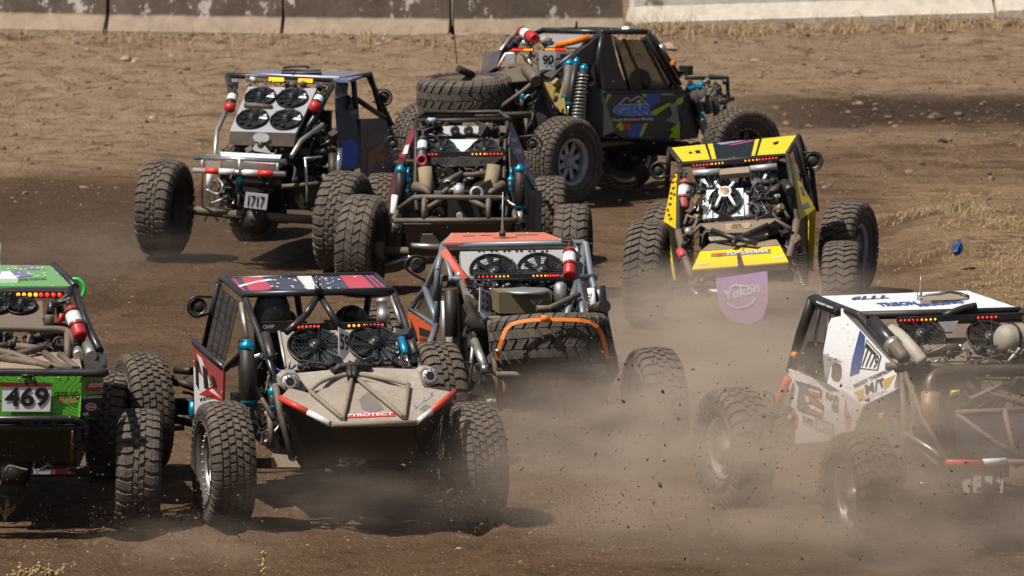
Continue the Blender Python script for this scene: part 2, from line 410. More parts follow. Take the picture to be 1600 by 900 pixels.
    def plate(c, pts, txt, bl, br, tl, tr=None, name="number_plate", m=None, ink=None, bold=0.035, label=None):
        o = c.panel(name, pts, m or PLATE, 0.008); pln = c.plane(pts)
        c.text(txt, bl, br, tl, pln, ink or INK, "digits", bold, 0, o, tr=tr)
        if label: o["label"] = label
        return o

# ---------------------------------------------------------------- tyres
TW = 0.158; TR = 0.512
_pt = [0, .5, .8, .95, 1.05, 1.18, 1.32]; _px = [0, .5, .8, .94, 1.03, 1.10, 1.13]; _pr = [0, -.003, -.009, -.018, -.034, -.065, -.105]
def prof(t):
    a = abs(t); x = np.interp(a, _pt, _px) * TW; r = TR - .02 + np.interp(a, _pt, _pr)
    a2 = min(a + .02, 1.32); x2 = np.interp(a2, _pt, _px) * TW; r2 = TR - .02 + np.interp(a2, _pt, _pr)
    a1 = max(a - .02, 0); x1 = np.interp(a1, _pt, _px) * TW; r1 = TR - .02 + np.interp(a1, _pt, _pr)
    dx = x2 - x1; dr = r2 - r1; l = math.hypot(dx, dr) or 1; nx, nr = -dr / l, dx / l
    sg = 1 if t >= 0 else -1
    return x * sg, r, nx * sg, nr
TREADS = {
 'block': (42, [(-1.24, -.76, .0, .72, .16, .84), (-.68, -.42, .46, 1.16, .66, 1.30), (-.34, -.07, .02, .70, .20, .90), (.01, .28, .62, 1.30, .46, 1.16), (.36, .64, .18, .88, .0, .70), (.72, 1.24, .62, 1.38, .5, 1.22)]),
 'bar': (31, [(-1.28, -.62, .0, .66, .20, .82), (-.60, -.32, .22, .82, .12, .66), (-.26, -.03, .5, 1.08, .66, 1.22), (.02, .25, .12, .70, .0, .56), (.31, .60, .62, 1.16, .72, 1.32), (.62, 1.28, .72, 1.34, .5, 1.16)]),
 'chevron': (40, [(-1.26, -.70, .0, .70, .5, 1.16), (-.67, -.24, .55, 1.20, .1, .76), (-.21, .21, .12, .78, .68, 1.32), (.25, .68, .68, 1.30, .2, .84), (.71, 1.26, .2, .86, -.2, .54)]),
 'diamond': (29, [(-1.26, -.50, -.1, .68, .60, 1.30), (-.46, -.03, .66, 1.40, .16, .88), (.02, .45, .2, .92, .70, 1.44), (.49, 1.26, .70, 1.42, 0.0, .74)]),
}
def tyre_mesh(kind):
    b = MB(); nseg = 72
    pr = [(-.62 * TW, .262), (-.86 * TW, .275), (-1.04 * TW, .32), (-1.13 * TW, .375)]
    ts = [-1.32, -1.18, -1.05, -.95, -.8, -.5, 0, .5, .8, .95, 1.05, 1.18, 1.32]
    P = pr + [(prof(t)[0], prof(t)[1]) for t in ts] + [(-a, r) for a, r in pr[::-1]]
    vs = []; fs = []
    for k in range(nseg):
        a = 2 * math.pi * k / nseg
        for x, r in P: vs.append((x, r * math.cos(a), r * math.sin(a)))
    n = len(P)
    for k in range(nseg):
        k2 = (k + 1) % nseg
        for i in range(n - 1):
            fs.append((k * n + i, k * n + i + 1, k2 * n + i + 1, k2 * n + i))
    o = 0
    b.add(vs, fs, 1, True)
    for j, f in enumerate(fs):
        i = j % (n - 1); b.m[j] = 2 if (i < 5 or i > n - 7) else 1
    cnt, blocks = TREADS[kind]; rnd = random.Random(3)
    pitch = 2 * math.pi / cnt
    for k in range(cnt):
        for (t0, t1, a0, a1, b0, b1) in blocks:
            nt_ = 4 if abs(t1 - t0) > .5 else 2; h = .017 + rnd.uniform(-.002, .002); vs = []; j0 = rnd.uniform(-.03, .03)
            for i in range(nt_ + 1):
                q = i / nt_; t = t0 + (t1 - t0) * q; u0 = a0 + (b0 - a0) * q + j0; u1 = a1 + (b1 - a1) * q + j0
                x, r, nx, nr = prof(t); hh = h * (0.55 if abs(t) > 1.2 else 1)
                for (uu, hgt) in ((u0 - .06, -.004), (u0, hh), (u1, hh), (u1 + .06, -.004)):
                    an = (k + uu) * pitch; rr = r + nr * hgt
                    vs.append((x + nx * hgt, rr * math.cos(an), rr * math.sin(an)))
            fs = []
            for i in range(nt_):
                for c_ in range(3): fs.append((i * 4 + c_, i * 4 + c_ + 1, (i + 1) * 4 + c_ + 1, (i + 1) * 4 + c_))
            fs.append((0, 1, 2, 3)[::-1]); fs.append(tuple(nt_ * 4 + c_ for c_ in range(4)))
            b.add(vs, fs, 0, False)
    # raised sidewall ribs
    for sg in (-1, 1):
        b.torus((sg * 1.13 * TW, 0, 0), (1, 0, 0), .355, .006, 48, 4, 2); b.torus((sg * 1.1 * TW, 0, 0), (1, 0, 0), .33, .004, 48, 4, 2)
    return b
_wheel = {}
def wheel_proto(kind, rim):
    key = (kind, rim.name)
    if key in _wheel: return _wheel[key]
    b = MB(); X = Vector((1, 0, 0))
    # barrel, dished centre with spokes; outer face is +X
    b.lathe((0, 0, 0), X, [(-.62 * TW, .262), (-.5 * TW, .235), (0, .225), (.45 * TW, .24), (.62 * TW, .262)], 40)
    for k in range(8):
        a = 2 * math.pi * k / 8; d = Vector((0, math.cos(a), math.sin(a))); e = X.cross(d)
        b.box(d * .15 + X * .055, d * .08, e * .030, X * .012 + d * .004)
    b.lathe((.03, 0, 0), X, [(0, .08), (.03, .085), (.05, .07), (.085, .05), (.09, 0)], 24)
    b.lathe((.02, 0, 0), X, [(0, .225), (.0, .08)], 32, 1)
    w_ = b.build("wheel", [rim, INK]); COL.objects.unlink(w_)
    key_t = ('tyre', kind)
    if key_t not in _wheel:
        t_ = tyre_mesh(kind).build("tyre", [RUB, RUBG, SIDEW]); COL.objects.unlink(t_); _wheel[key_t] = t_.data
    key_r = ('ring', rim.name)
    if key_r not in _wheel:
        r_ = MB(); r_.lathe((0, 0, 0), X, [(.60 * TW, .222), (.60 * TW, .27), (.78 * TW, .272), (.80 * TW, .262), (.76 * TW, .232), (.60 * TW, .222)], 48)
        for k in range(24):
            a = 2 * math.pi * k / 24; r_.cyl(Vector((.77 * TW, .25 * math.cos(a), .25 * math.sin(a))), Vector((.86 * TW, .25 * math.cos(a), .25 * math.sin(a))), .008, n=6, mi=1)
        q = r_.build("beadlock_ring", [rim, STEEL]); COL.objects.unlink(q); _wheel[key_r] = q.data
    _wheel[key] = (w_.data, _wheel[key_t], _wheel[key_r]); return _wheel[key]
RIM = mat("wheel_rim_metal", (0.30, 0.29, 0.27), 0.4, 0.7, 0.4)
RIMK = mat("black_wheel_rim", (0.03, 0.03, 0.03), 0.45, 0.5, 0.35)
RIMB = mat("blue_grey_wheel_rim", (0.22, 0.25, 0.36), 0.4, 0.6, 0.3)
def wheel(c, p, kind='block', rad=.512, side=1, steer=0.0, camber=0.0, rim=None, spin=None, rot=None, name="wheel", wid=1.0):
    wd, td, rd = wheel_proto(kind, rim or RIM)
    w_ = bpy.data.objects.new(name, wd); COL.objects.link(w_); w_.parent = c.root
    w_.location = c.P(p)
    spin = random.uniform(0, 1) if spin is None else spin
    if rot is None:
        m = Matrix.Rotation(R(steer), 4, 'Z') @ Matrix.Rotation(R(camber), 4, 'Y')
        if side < 0: m = m @ Matrix.Rotation(math.pi, 4, 'Z')
        m = m @ Matrix.Rotation(spin, 4, 'X')
    else: m = rot
    w_.rotation_euler = m.to_euler(); s = rad / TR; w_.scale = (s * wid, s, s)
    for nm, da in (("tyre", td), ("beadlock_ring", rd)):
        o = bpy.data.objects.new(nm, da); COL.objects.link(o); o.parent = w_
    return w_

def innards(c, zf=.62, y0=.0, y1=2.5, hw=.5, seats=True, roofz=1.7, engine=True):
    """tub, seats, engine, axles: the dark mass inside the cage"""
    b = MB()
    b.box((0, (y0 + y1) / 2 + .2, zf), (hw, 0, 0), (0, (y1 - y0) / 2, 0), (0, 0, .12))
    b.box((0, 1.0, zf + .42), (hw * .9, 0, 0), (0, .02, 0), (0, 0, .36))
    b.box((0, y1 + .1, zf + .3), (hw * .8, 0, 0), (0, .25, 0), (0, 0, .25))
    b.build("chassis_tub", DARK, c.root)
    if engine:
        e = MB(); e.box((0, .45, zf + .28), (.2, 0, 0), (0, .33, 0), (0, 0, .2)); 
        for sg in (-1, 1):
            e.box((sg * .2, .45, zf + .45), (.1, 0, sg * .05), (0, .3, 0), (-.05 * sg, 0, .1))
            for k in range(4): e.curve([(sg * .3, .2 + k * .17, zf + .42), (sg * .42, .18 + k * .17, zf + .36), (sg * .42, .1 + k * .1, zf + .2)], .02, 8)
        e.build("engine", DARK, c.root)
    if seats:
        for sg in (-1, 1):
            s = MB(); s.box((sg * .3, 1.25, zf + .5), (.22, 0, 0), (0, .05, .0), (0, .04, .38)); s.box((sg * .3, 1.5, zf + .2), (.22, 0, 0), (0, .25, 0), (0, 0, .05))
            s.ball((sg * .3, 1.28, zf + .86), .16, sc3=(.95, .5, .9)); s.build("seat", BLACK, c.root)
def axle(c, L, Rr, name="axle", r=.045, diff=.13, m=None):
    L = c.P(L); Rr = c.P(Rr); b = MB(); b.cyl(L, Rr, r, n=14); mid = (L + Rr) / 2; b.ball(mid, diff, sc3=(1.1, 1, 1)); d = (Rr - L).normalized()
    b.cyl(mid - d * .1 , mid + d * .1, diff * .95, n=18); b.cyl(mid, mid + Vector((0, .35, .05)), .06, .05)
    for q in (L, Rr): b.cyl(q - d * .07, q + d * .07, .1, n=16)
    return b.build(name, m or DARK, c.root)
def leds(a, b, n, ch):
    """n LEDs evenly between fractions a and b; ch gives the colours"""
    return [(a + (b - a) * i / max(1, n - 1), ch[i]) for i in range(n)]
# ================================================================ SETTING
def N3(x, y, s, z=0.0): return noise.noise(Vector((x * s, y * s, z)))
def sstep(a, b, x): t = min(1, max(0, (x - a) / (b - a))); return t * t * (3 - 2 * t)
# where wheels bear on the undulating ground
BEAR = [(-2.35, 48.93, 0.091), (-0.33, 49.41, -0.002), (-3.18, 51.71, 0.097), (-0.89, 52.26, -0.031), (-3.05, 48.96, -0.015), (-5.07, 48.94, -0.002), (-3.44, 51.71, -0.02), (-5.06, 51.69, -0.002), (2.78, 47.74, 0.009), (4.64, 48.35, -0.021), (1.86, 50.44, -0.021), (3.7, 51.04, -0.051), (1.25, 52.76, -0.025), (-0.66, 52.36, 0.088), (-1.23, 55.2, 0.088), (0.62, 55.6, -0.063), (1.36, 60.96, 0.074), (3.33, 60.79, -0.075), (3.54, 63.53, 0.026), (1.62, 63.7, 0.003), (-3.82, 66.42, 0.106), (-1.84, 65.92, 0.001), (-2.94, 69.03, -0.083), (-1.16, 68.59, -0.113), (-1.58, 63.84, 0.012), (0.64, 63.76, -0.038), (-1.41, 66.64, 0.028), (0.42, 66.57, -0.009), (0.62, 71.09, 0.081), (-1.02, 72.66, 0.179), (2.77, 72.97, 0.049), (1.32, 74.37, -0.116)]
RUTS = [(-2.2, 45.6, -2.4, 49.2, .2, .035), (-.2, 45.6, -.36, 49.5, .2, .04), (-3.0, 45.6, -3.05, 49.2, .2, .035), (3.3, 45.6, 2.8, 48.2, .2, .04), (1.9, 50, 1.25, 53.2, .2, .035), (1.5, 53, 1.36, 61.2, .2, .03), (3.2, 52, 3.33, 61, .2, .03), (-5.0, 56, -3.8, 66.8, .2, .035), (-3, 58, -1.85, 66, .2, .03), (-1.3, 54, -1.6, 64, .2, .03), (8, 79, 0.4, 71, .22, .04), (10, 82, 1.5, 74.5, .22, .04), (9.5, 77, 3.2, 63.5, .22, .03)]
def gz(x, y):
    z = 0.05 * N3(x, y, .25) + 0.02 * N3(x, y, .9, 3) + 0.012 * N3(x * .5, y, 2.6, 5)
    z += 0.010 * N3(x, y, 7.0, 9) + .006 * N3(x, y, 16, 2)
    near = sstep(46, 60, y); far = sstep(74, 84, y)
    z += far * (0.07 * abs(N3(x, y, 1.3, 7)) + .045 * N3(x, y, 3.2, 4) + .02 * N3(x, y, 8, 2))
    # grassy berm at the right
    bx = x - (5.2 - (y - 70) * .03); d = math.hypot(max(0, -bx) / 1.6, (y - 68.0) / 5.5) if bx < 0 else abs(y - 68.0) / 5.5
    z += .24 * (1 - sstep(.1, 1.0, d))
    # spoil heaped along the barriers
    yb = 94.2 + (x if x > 0 else 0) * .0
    z += .10 * math.exp(-((y - yb + .3) / .6) ** 2) * (.7 + .6 * N3(x, 0, .8, 1))
    # wheel ruts in the foreground
    for (rx, ry, sx, sy, h) in ((-2.75, 48.9, .9, .5, .03), (-1.9, 48.6, .7, .35, .04), (-.2, 48.6, .8, .4, .05)):
        q = ((x - rx) / sx) ** 2 + ((y - ry) / sy) ** 2
        if q < 6: z += h * math.exp(-q) * (1 + .8 * N3(x, y, 6, 1))
    for (ax, ay, bx_, by_, hw_, dp) in RUTS:
        if min(ax, bx_) - 1 < x < max(ax, bx_) + 1 and min(ay, by_) - 1 < y < max(ay, by_) + 1:
            ux, uy = bx_ - ax, by_ - ay; l2 = ux * ux + uy * uy; q = min(1, max(0, ((x - ax) * ux + (y - ay) * uy) / l2)); dd = math.hypot(x - ax - ux * q, y - ay - uy * q) / hw_
            if dd < 2.5: z += dp * (-math.exp(-dd * dd * 1.5) + .75 * math.exp(-((dd - 1.35) / .35) ** 2)) * (1 + .5 * N3(x, y, 2.5, 6)) * min(1, q * 6, (1 - q) * 6 + .0)
    for (wx, wy, dz) in BEAR:
        q = ((x - wx) ** 2 + (y - wy) ** 2) / .36
        if q < 7: z += dz * math.exp(-q)
    return z
xs = np.concatenate([[-900, -300, -100, -40, -20, -13], np.arange(-10.5, 11.3, .09), [13, 20, 40, 100, 300, 900]])
ys = np.concatenate([[-900, -200, -40, 10, 30, 40, 44], np.arange(45.6, 63, .09), np.arange(63, 97, .14), [99, 104, 115, 140, 220, 500, 1500]])
gv = []
for yy in ys:
    for xx in xs:
        gv.append((xx, yy, gz(xx, yy) if (-13 <= xx <= 13 and 44 <= yy <= 100) else 0.0))
nx = len(xs); gf = [(j * nx + i, j * nx + i + 1, (j + 1) * nx + i + 1, (j + 1) * nx + i) for j in range(len(ys) - 1) for i in range(nx - 1)]
gm = bpy.data.meshes.new("dirt_ground"); gm.from_pydata(gv, [], gf); gm.polygons.foreach_set("use_smooth", [True] * len(gf)); gm.update()
ground = bpy.data.objects.new("ground", gm); COL.objects.link(ground); tag(ground, kind="structure", label="bare brown dirt racing ground with ruts and clods")

m = bpy.data.materials.new("dirt"); m.use_nodes = True; t = m.node_tree; L = t.links.new; b = t.nodes["Principled BSDF"]
b.inputs["Roughness"].default_value = .95; b.inputs["Specular IOR Level"].default_value = .15
tc = t.nodes.new("ShaderNodeTexCoord")
def nz(scale, det=5, rough=.6, sc3=(1, 1, 1), off=(0, 0, 0), tt=None):
    tt = tt or t
    mp = tt.nodes.new("ShaderNodeMapping"); mp.inputs["Scale"].default_value = sc3; mp.inputs["Location"].default_value = off; tt.links.new(tc.outputs["Object"], mp.inputs[0])
    n = tt.nodes.new("ShaderNodeTexNoise"); n.inputs["Scale"].default_value = scale; n.inputs["Detail"].default_value = det; n.inputs["Roughness"].default_value = rough
    tt.links.new(mp.outputs[0], n.inputs["Vector"]); return n.outputs[0]
def mr(src, a, b_, c=0, d=1):
    n = t.nodes.new("ShaderNodeMapRange"); L(src, n.inputs[0]); n.inputs[1].default_value = a; n.inputs[2].default_value = b_; n.inputs[3].default_value = c; n.inputs[4].default_value = d; n.interpolation_type = 'SMOOTHSTEP'; return n.outputs[0]
def mth(op, a, b_):
    n = t.nodes.new("ShaderNodeMath"); n.operation = op
    for i, q in enumerate((a, b_)):
        if isinstance(q, (int, float)): n.inputs[i].default_value = q
        else: L(q, n.inputs[i])
    return n.outputs[0]
def mix(f, a, b_):
    n = t.nodes.new("ShaderNodeMix"); n.data_type = 'RGBA'
    if isinstance(f, (int, float)): n.inputs[0].default_value = f
    else: L(f, n.inputs[0])
    for i, q in ((6, a), (7, b_)):
        if isinstance(q, tuple): n.inputs[i].default_value = (*q, 1)
        else: L(q, n.inputs[i])
    return n.outputs[2]
sep = t.nodes.new("ShaderNodeSeparateXYZ"); L(tc.outputs["Object"], sep.inputs[0]); X_, Y_ = sep.outputs[0], sep.outputs[1]
wob = mth('MULTIPLY', mth('SUBTRACT', nz(.16, 4), .5), 16)
yy = mth('ADD', Y_, wob)
base = mix(mr(nz(.5, 6), .35, .65), (.165, .096, .052), (.238, .145, .082))
pale = mix(mr(nz(1.4, 6, .7), .35, .65), (.335, .222, .130), (.455, .315, .195))
c1 = mix(mr(mth('ADD', yy, mth('MULTIPLY', X_, -.35)), 73, 82), base, pale)                       # untracked dirt beyond the racing line
# brushed racing line on the right, dark damp stripe further off
streak = nz(1.0, 6, .6, (.10, 1.5, 1))
c1 = mix(mth('MULTIPLY', mr(streak, .44, .62), mth('MULTIPLY', mr(X_, -2, 4), .55)), c1, (.34, .225, .135))
c1 = mix(mth('MULTIPLY', mr(streak, .50, .38), mth('MULTIPLY', mr(X_, 1, 6), .45)), c1, (.105, .062, .036))
y2 = mth('ADD', Y_, mth('MULTIPLY', mth('SUBTRACT', nz(.35, 4, .6, (.4, 1, 1)), .5), 4))
band = mth('MULTIPLY', mth('MULTIPLY', mr(y2, 79.6, 81.6), mr(y2, 86.2, 84.0)), mr(X_, 1.0, 5.0))
c1 = mix(mth('MULTIPLY', band, .95), c1, (.060, .034, .021))
d2 = mth('MULTIPLY', mth('MULTIPLY', mr(yy, 60, 66), mr(yy, 75, 71)), mr(X_, -1.0, -4.0))
c1 = mix(mth('MULTIPLY', d2, .75), c1, (.095, .056, .032))
# near ground: finer, cooler brown
c1 = mix(mth('MULTIPLY', mr(Y_, 54, 49), .6), c1, (.185, .110, .060))
# small damp and dusty mottling
c1 = mix(mth('MULTIPLY', mr(nz(2.6, 8, .76), .50, .66), .75), c1, (.085, .049, .028))
c1 = mix(mth('MULTIPLY', mr(nz(1.1, 8, .76, (.6, 1.4, 1), (3, 3, 0)), .52, .64), .6), c1, (.11, .065, .036))
c1 = mix(mth('MULTIPLY', mr(nz(5.5, 7, .7, (.6, 1, 1), (4, 2, 0)), .56, .74), .5), c1, (.44, .32, .21))
vor = t.nodes.new("ShaderNodeTexVoronoi"); vor.inputs["Scale"].default_value = 11; L(tc.outputs["Object"], vor.inputs["Vector"])
c1 = mix(mth('MULTIPLY', mr(vor.outputs["Distance"], .16, .05), mr(nz(2.2), .52, .62)), c1, (.5, .38, .26))
c1 = mix(mth('MULTIPLY', mr(nz(38, 4, .7), .58, .72), .55), c1, (.075, .047, .03))
# straw-coloured litter on the berm
bm = mth('MULTIPLY', mth('MULTIPLY', mr(mth('ADD', X_, mth('MULTIPLY', mth('SUBTRACT', nz(.9, 4), .5), 3)), 4.1, 5.0), mr(Y_, 61, 63)), mr(Y_, 76, 73))
c1 = mix(mth('MULTIPLY', bm, mr(nz(6, 7, .75, (.4, 1, 1)), .36, .56)), c1, (.40, .265, .14))
c1 = mix(mth('MULTIPLY', bm, mth('MULTIPLY', mr(nz(4, 7, .75, (.5, 1, 1), (7, 1, 2)), .54, .62), .8)), c1, (.17, .115, .06))
L(c1, b.inputs["Base Color"])
hs = mth('ADD', mth('ADD', mth('MULTIPLY', nz(9, 8, .68), 1.0), mth('MULTIPLY', nz(40, 5, .7), .35)), mth('MULTIPLY', mr(vor.outputs["Distance"], .4, .0), .25))
bp = t.nodes.new("ShaderNodeBump"); bp.inputs["Strength"].default_value = 1.0; bp.inputs["Distance"].default_value = .14; L(hs, bp.inputs["Height"]); L(bp.outputs[0], b.inputs["Normal"])
gm.materials.append(m)

# ---------------------------------------------------------------- concrete barriers
def concrete(name, a, b_, spots, toe):
    m = bpy.data.materials.new(name); m.use_nodes = True; global t, L, tc
    t = m.node_tree; L = t.links.new; p = t.nodes["Principled BSDF"]; p.inputs["Roughness"].default_value = .9
    tc = t.nodes.new("ShaderNodeTexCoord"); se = t.nodes.new("ShaderNodeSeparateXYZ"); ge = t.nodes.new("ShaderNodeNewGeometry"); L(ge.outputs["Position"], se.inputs[0]); tc = type('W', (), {'outputs': {'Object': ge.outputs['Position']}})()
    c = mix(mr(nz(2.0, 7, .7), .35, .65), a, b_)
    c = mix(mth('MULTIPLY', mr(nz(2.6, 5, .75, (1, 1, .7), (9, 3, 1)), .57, .63), .95), c, spots)
    c = mix(mth('MULTIPLY', mr(nz(2.2, 6, .7, (2.2, 1, .35), (3, 8, 1)), .54, .68), .6), c, (.05, .036, .027))
    hgt = mth('ADD', se.outputs[2], mth('MULTIPLY', mth('SUBTRACT', nz(3, 5), .5), .10))
    c = mix(mth('MULTIPLY', mr(hgt, .36, .29), .92), c, mix(mr(nz(4, 6, .7), .3, .7), toe, tuple(x * 1.35 for x in toe)))
    c = mix(mth('MULTIPLY', mr(nz(9, 6, .8), .6, .72), .4), c, (.12, .085, .055))
    L(c, p.inputs["Base Color"]); q = t.nodes.new("ShaderNodeBump"); q.inputs["Strength"].default_value = .5; q.inputs["Distance"].default_value = .03
    L(nz(14, 6, .7), q.inputs["Height"]); L(q.outputs[0], p.inputs["Normal"]); return m
CONC_D = concrete("stained_dark_concrete", (.085, .06, .043), (.13, .095, .07), (.48, .43, .38), (.27, .205, .145))
CONC_W = concrete("whitewashed_concrete", (.62, .57, .50), (.74, .69, .62), (.22, .16, .11), (.56, .49, .40))
def barrier(p0, p1, label, mt, group, lean=0.0):
    p0 = Vector(p0); p1 = Vector(p1); L_ = (p1 - p0).length; ang = math.atan2(p1.y - p0.y, p1.x - p0.x)
    pr = [(-.30, -.1), (-.30, .09), (-.285, .10), (-.13, .33), (-.075, .80), (-.06, .815), (.06, .815), (.075, .80), (.13, .33), (.285, .10), (.30, .09), (.30, -.1)]
    b = MB(); n = len(pr); g = .025; st = 24; vs = []
    rnd = random.Random(int(L_ * 1000) + int(p0.x * 10))
    for i in range(st + 1):
        x = g + (L_ - 2 * g) * i / st; e = 0.02 if i in (0, st) else 0
        for (y, z) in pr:
            jit = .008 * noise.noise(Vector((x * 3 + p0.x, y * 4, z * 5)))
            if i in (0, st): jit += rnd.uniform(-.012, .004)
            vs.append((x, y * (1 - e) + jit, z - e * .3 * (z > .3) + jit * .5))
    fs = [(i * n + k, i * n + (k + 1) % n, (i + 1) * n + (k + 1) % n, (i + 1) * n + k)[::-1] for i in range(st) for k in range(n)]
    fs += [tuple(range(n)), tuple(st * n + k for k in reversed(range(n)))]
    b.add(vs, fs)
    o = b.build("concrete_barrier", mt); o.location = p0; o.rotation_euler = (lean, 0, ang)
    tag(o, label, "barrier", group)
    return o
GB = "concrete barriers along the far side of the track"
bx = [(-118, 50), (170, 57), (444, 61), (706, 64), (975, 62)]
lab = ["dark stained concrete barrier with its left end cut off by the photo edge", "brown stained concrete barrier with white patches, second from the left", "dark brown concrete barrier with a pale toe, third from the left", "tan concrete barrier behind the black buggy numbered 90, just left of the white ones"]
for i in range(4):
    a = on_ground(*bx[i]); c = on_ground(*bx[i + 1]); barrier((a.x, a.y + .3, 0), (c.x, c.y + .3, 0), lab[i], CONC_D, GB)
a = on_ground(985, 44); c = on_ground(1548, 28); barrier((a.x, a.y + .3, 0), (c.x, c.y + .3, .03), "long whitewashed concrete barrier with dry weeds along its foot", CONC_W, GB)
a = c; c = on_ground(1990, 20); barrier((a.x + .03, a.y + .3, .03), (c.x, c.y + .3, .03), "whitewashed concrete barrier at the far right edge of the photo", CONC_W, GB)
a = on_ground(-118, 50); c = on_ground(-400, 46); barrier((c.x, c.y + .3, 0), (a.x, a.y + .3, 0), "dark concrete barrier beyond the left edge", CONC_D, GB)

# ---------------------------------------------------------------- grass, stones, weeds
STRAW = mat("dry_straw", (.44, .31, .13), .8, 0, .3, scale=2); STRAW2 = mat("bleached_straw", (.56, .42, .22), .8, 0, .2, scale=2)
WEED = mat("green_weed", (.12, .16, .05), .7, 0, .2); BRUSH = mat("brown_brush", (.17, .11, .055), .85, 0, .3)
ROCK = mat("pale_stone", (.42, .33, .24), .9, 0, .4, bump=.4); CLOD = mat("dark_clod", (.07, .045, .03), .95, 0, .3, bump=.4)
def blade(b, p, h, lean, wd, mi, rnd, kn=3):
    a = rnd.uniform(0, 6.28); d = Vector((math.cos(a), math.sin(a), 0)); s = Vector((-d.y, d.x, 0)) * wd
    pts = [p + Vector((0, 0, h * q)) + d * lean * q * q for q in (0, .4, .75, 1)]
    vs = []
    for i, q in enumerate(pts):
        k = (1, .8, .5, .12)[i]; vs += [q - s * k, q + s * k, q + d * wd * .6 * k]
    fs = []
    for i in range(3):
        for j in range(3): fs.append((i * 3 + j, i * 3 + (j + 1) % 3, (i + 1) * 3 + (j + 1) % 3, (i + 1) * 3 + j))
    b.add(vs, fs, mi)
rnd = random.Random(11)
b = MB()
for k in range(15000):                                              # berm
    px = 1330 + 330 * rnd.random() ** .7; py = 300 + 190 * rnd.random()
    if px < 1330 + (py < 345) * 120 + rnd.uniform(0, 60): continue
    g = on_ground(px, py); 
    if N3(g.x, g.y, .8, 4) < rnd.uniform(-.1, .35): continue
    g.z = gz(g.x, g.y); hh = rnd.uniform(.012, .05) * (1.5 if N3(g.x, g.y, .5, 8) > .1 else 1)
    blade(b, g, hh, rnd.uniform(.02, .10), .0032, rnd.choice((0, 0, 0, 1, 1, 2)) if px < 1545 or py > 380 else rnd.choice((0, 1, 2, 2)), rnd)
for k in range(9000):                                               # foot of the barriers
    px = rnd.uniform(-20, 1620); 
    yb = np.interp(px, [0, 700, 975, 990, 1550, 1620], [62, 70, 70, 58, 42, 38]) + rnd.gauss(2, 6)
    dens = .22 if px < 960 else .9
    if N3(px * .02, 0, 1, 2) + .35 < rnd.random() * 1.0 * (1 / dens) * .6: continue
    g = on_ground(px, yb); g.z = gz(g.x, g.y)
    blade(b, g, rnd.uniform(.05, .2) * (1.7 if 985 < px < 1090 else 1), rnd.uniform(.03, .3), .0055, rnd.choice((0, 0, 1, 2)), rnd)
for k in range(160):
    g = on_ground(rnd.gauss(1502, 13), rnd.gauss(354, 6)); g.z = gz(g.x, g.y); blade(b, g, rnd.uniform(.03, .13), rnd.uniform(.03, .12), .004, rnd.choice((3, 3, 0)), rnd)
o = b.build("dry_grass", [STRAW, STRAW2, BRUSH, WEED]); tag(o, "dry yellow grass on the berm and along the foot of the barriers", "grass", kind="stuff")
def stone(b, p, r, rnd, mi=0):
    vs = []; fs = []; n = 7; m = 4; sx, sy, sz = rnd.uniform(.7, 1.3), rnd.uniform(.7, 1.2), rnd.uniform(.4, .8); se = rnd.random() * 50
    for j in range(m + 1):
        ph = math.pi * j / m
        for k in range(n):
            th = 2 * math.pi * k / n; d = Vector((math.sin(ph) * math.cos(th), math.sin(ph) * math.sin(th), math.cos(ph)))
            q = r * (1 + .55 * noise.noise(d * 1.6 + Vector((se, 0, 0)))); vs.append(p + Vector((d.x * q * sx, d.y * q * sy, d.z * q * sz)))
    for j in range(m):
        for k in range(n): fs.append((j * n + k, j * n + (k + 1) % n, (j + 1) * n + (k + 1) % n, (j + 1) * n + k))
    b.add(vs, fs, mi)
b = MB()
for k in range(8500):
    py = rnd.uniform(60, 900) if k < 6000 else rnd.uniform(600, 900); px = rnd.uniform(-20, 1620)
    if 200 < py < 600 and rnd.random() < .45: continue
    g = on_ground(px, py); g.z = 0.0 + gz(g.x, g.y); stone(b, g, (rnd.uniform(.004, .014) if rnd.random() < .965 else rnd.uniform(.018, .035)) * (1.7 if py < 200 else 1), rnd, 1 if rnd.random() < .5 else (0 if rnd.random() < .10 else 2))
for k in range(1300):
    g = on_ground(rnd.uniform(-20, 1620), 60 + 260 * rnd.random() ** 1.3); g.z = gz(g.x, g.y) + .005; stone(b, g, .016 + .05 * rnd.random() ** 4, rnd, rnd.choice((1, 2, 2, 2)))
for k in range(420):
    px = rnd.uniform(-10, 1610); py = np.interp(px, [0, 700, 975, 990, 1550, 1620], [60, 68, 68, 56, 40, 36]) + rnd.gauss(1, 4); g = on_ground(px, py); g.z = gz(g.x, g.y); stone(b, g, rnd.uniform(.03, .10) * (1 if px > 960 else .6), rnd, rnd.choice((1, 2, 2)))
o = b.build("loose_soil_crumbs", [ROCK, CLOD, mat("soil_crumb", (.21, .13, .075), .95, 0, .3)]); tag(o, "loose crumbs of soil and gravel over the track", "soil", kind="stuff")
stones = [(197, 96, .11, "pale angular stone below the second barrier, left of the tan lump"), (213, 100, .08, "smaller pale stone just right of the pale angular one"), (357, 92, .06, "small white stone above the buggy numbered 1717"), (240, 184, .09, "flat pale stone left of the buggy numbered 1717"), (136, 78, .06, "small tan stone at the upper left below the barriers"), (268, 88, .05, "small round stone between the barrier and the 1717 buggy"), (1462, 188, .10, "dark clod in the damp stripe at the far right"), (1498, 184, .07, "smaller dark clod right of the dark clod"), (1045, 82, .12, "pale stone right of the roof of buggy 90"), (1180, 96, .07, "small pale stone on the far dirt right of buggy 90"), (592, 76, .06, "small pale stone under the third barrier"), (98, 55, .06, "little stone against the leftmost barrier")]
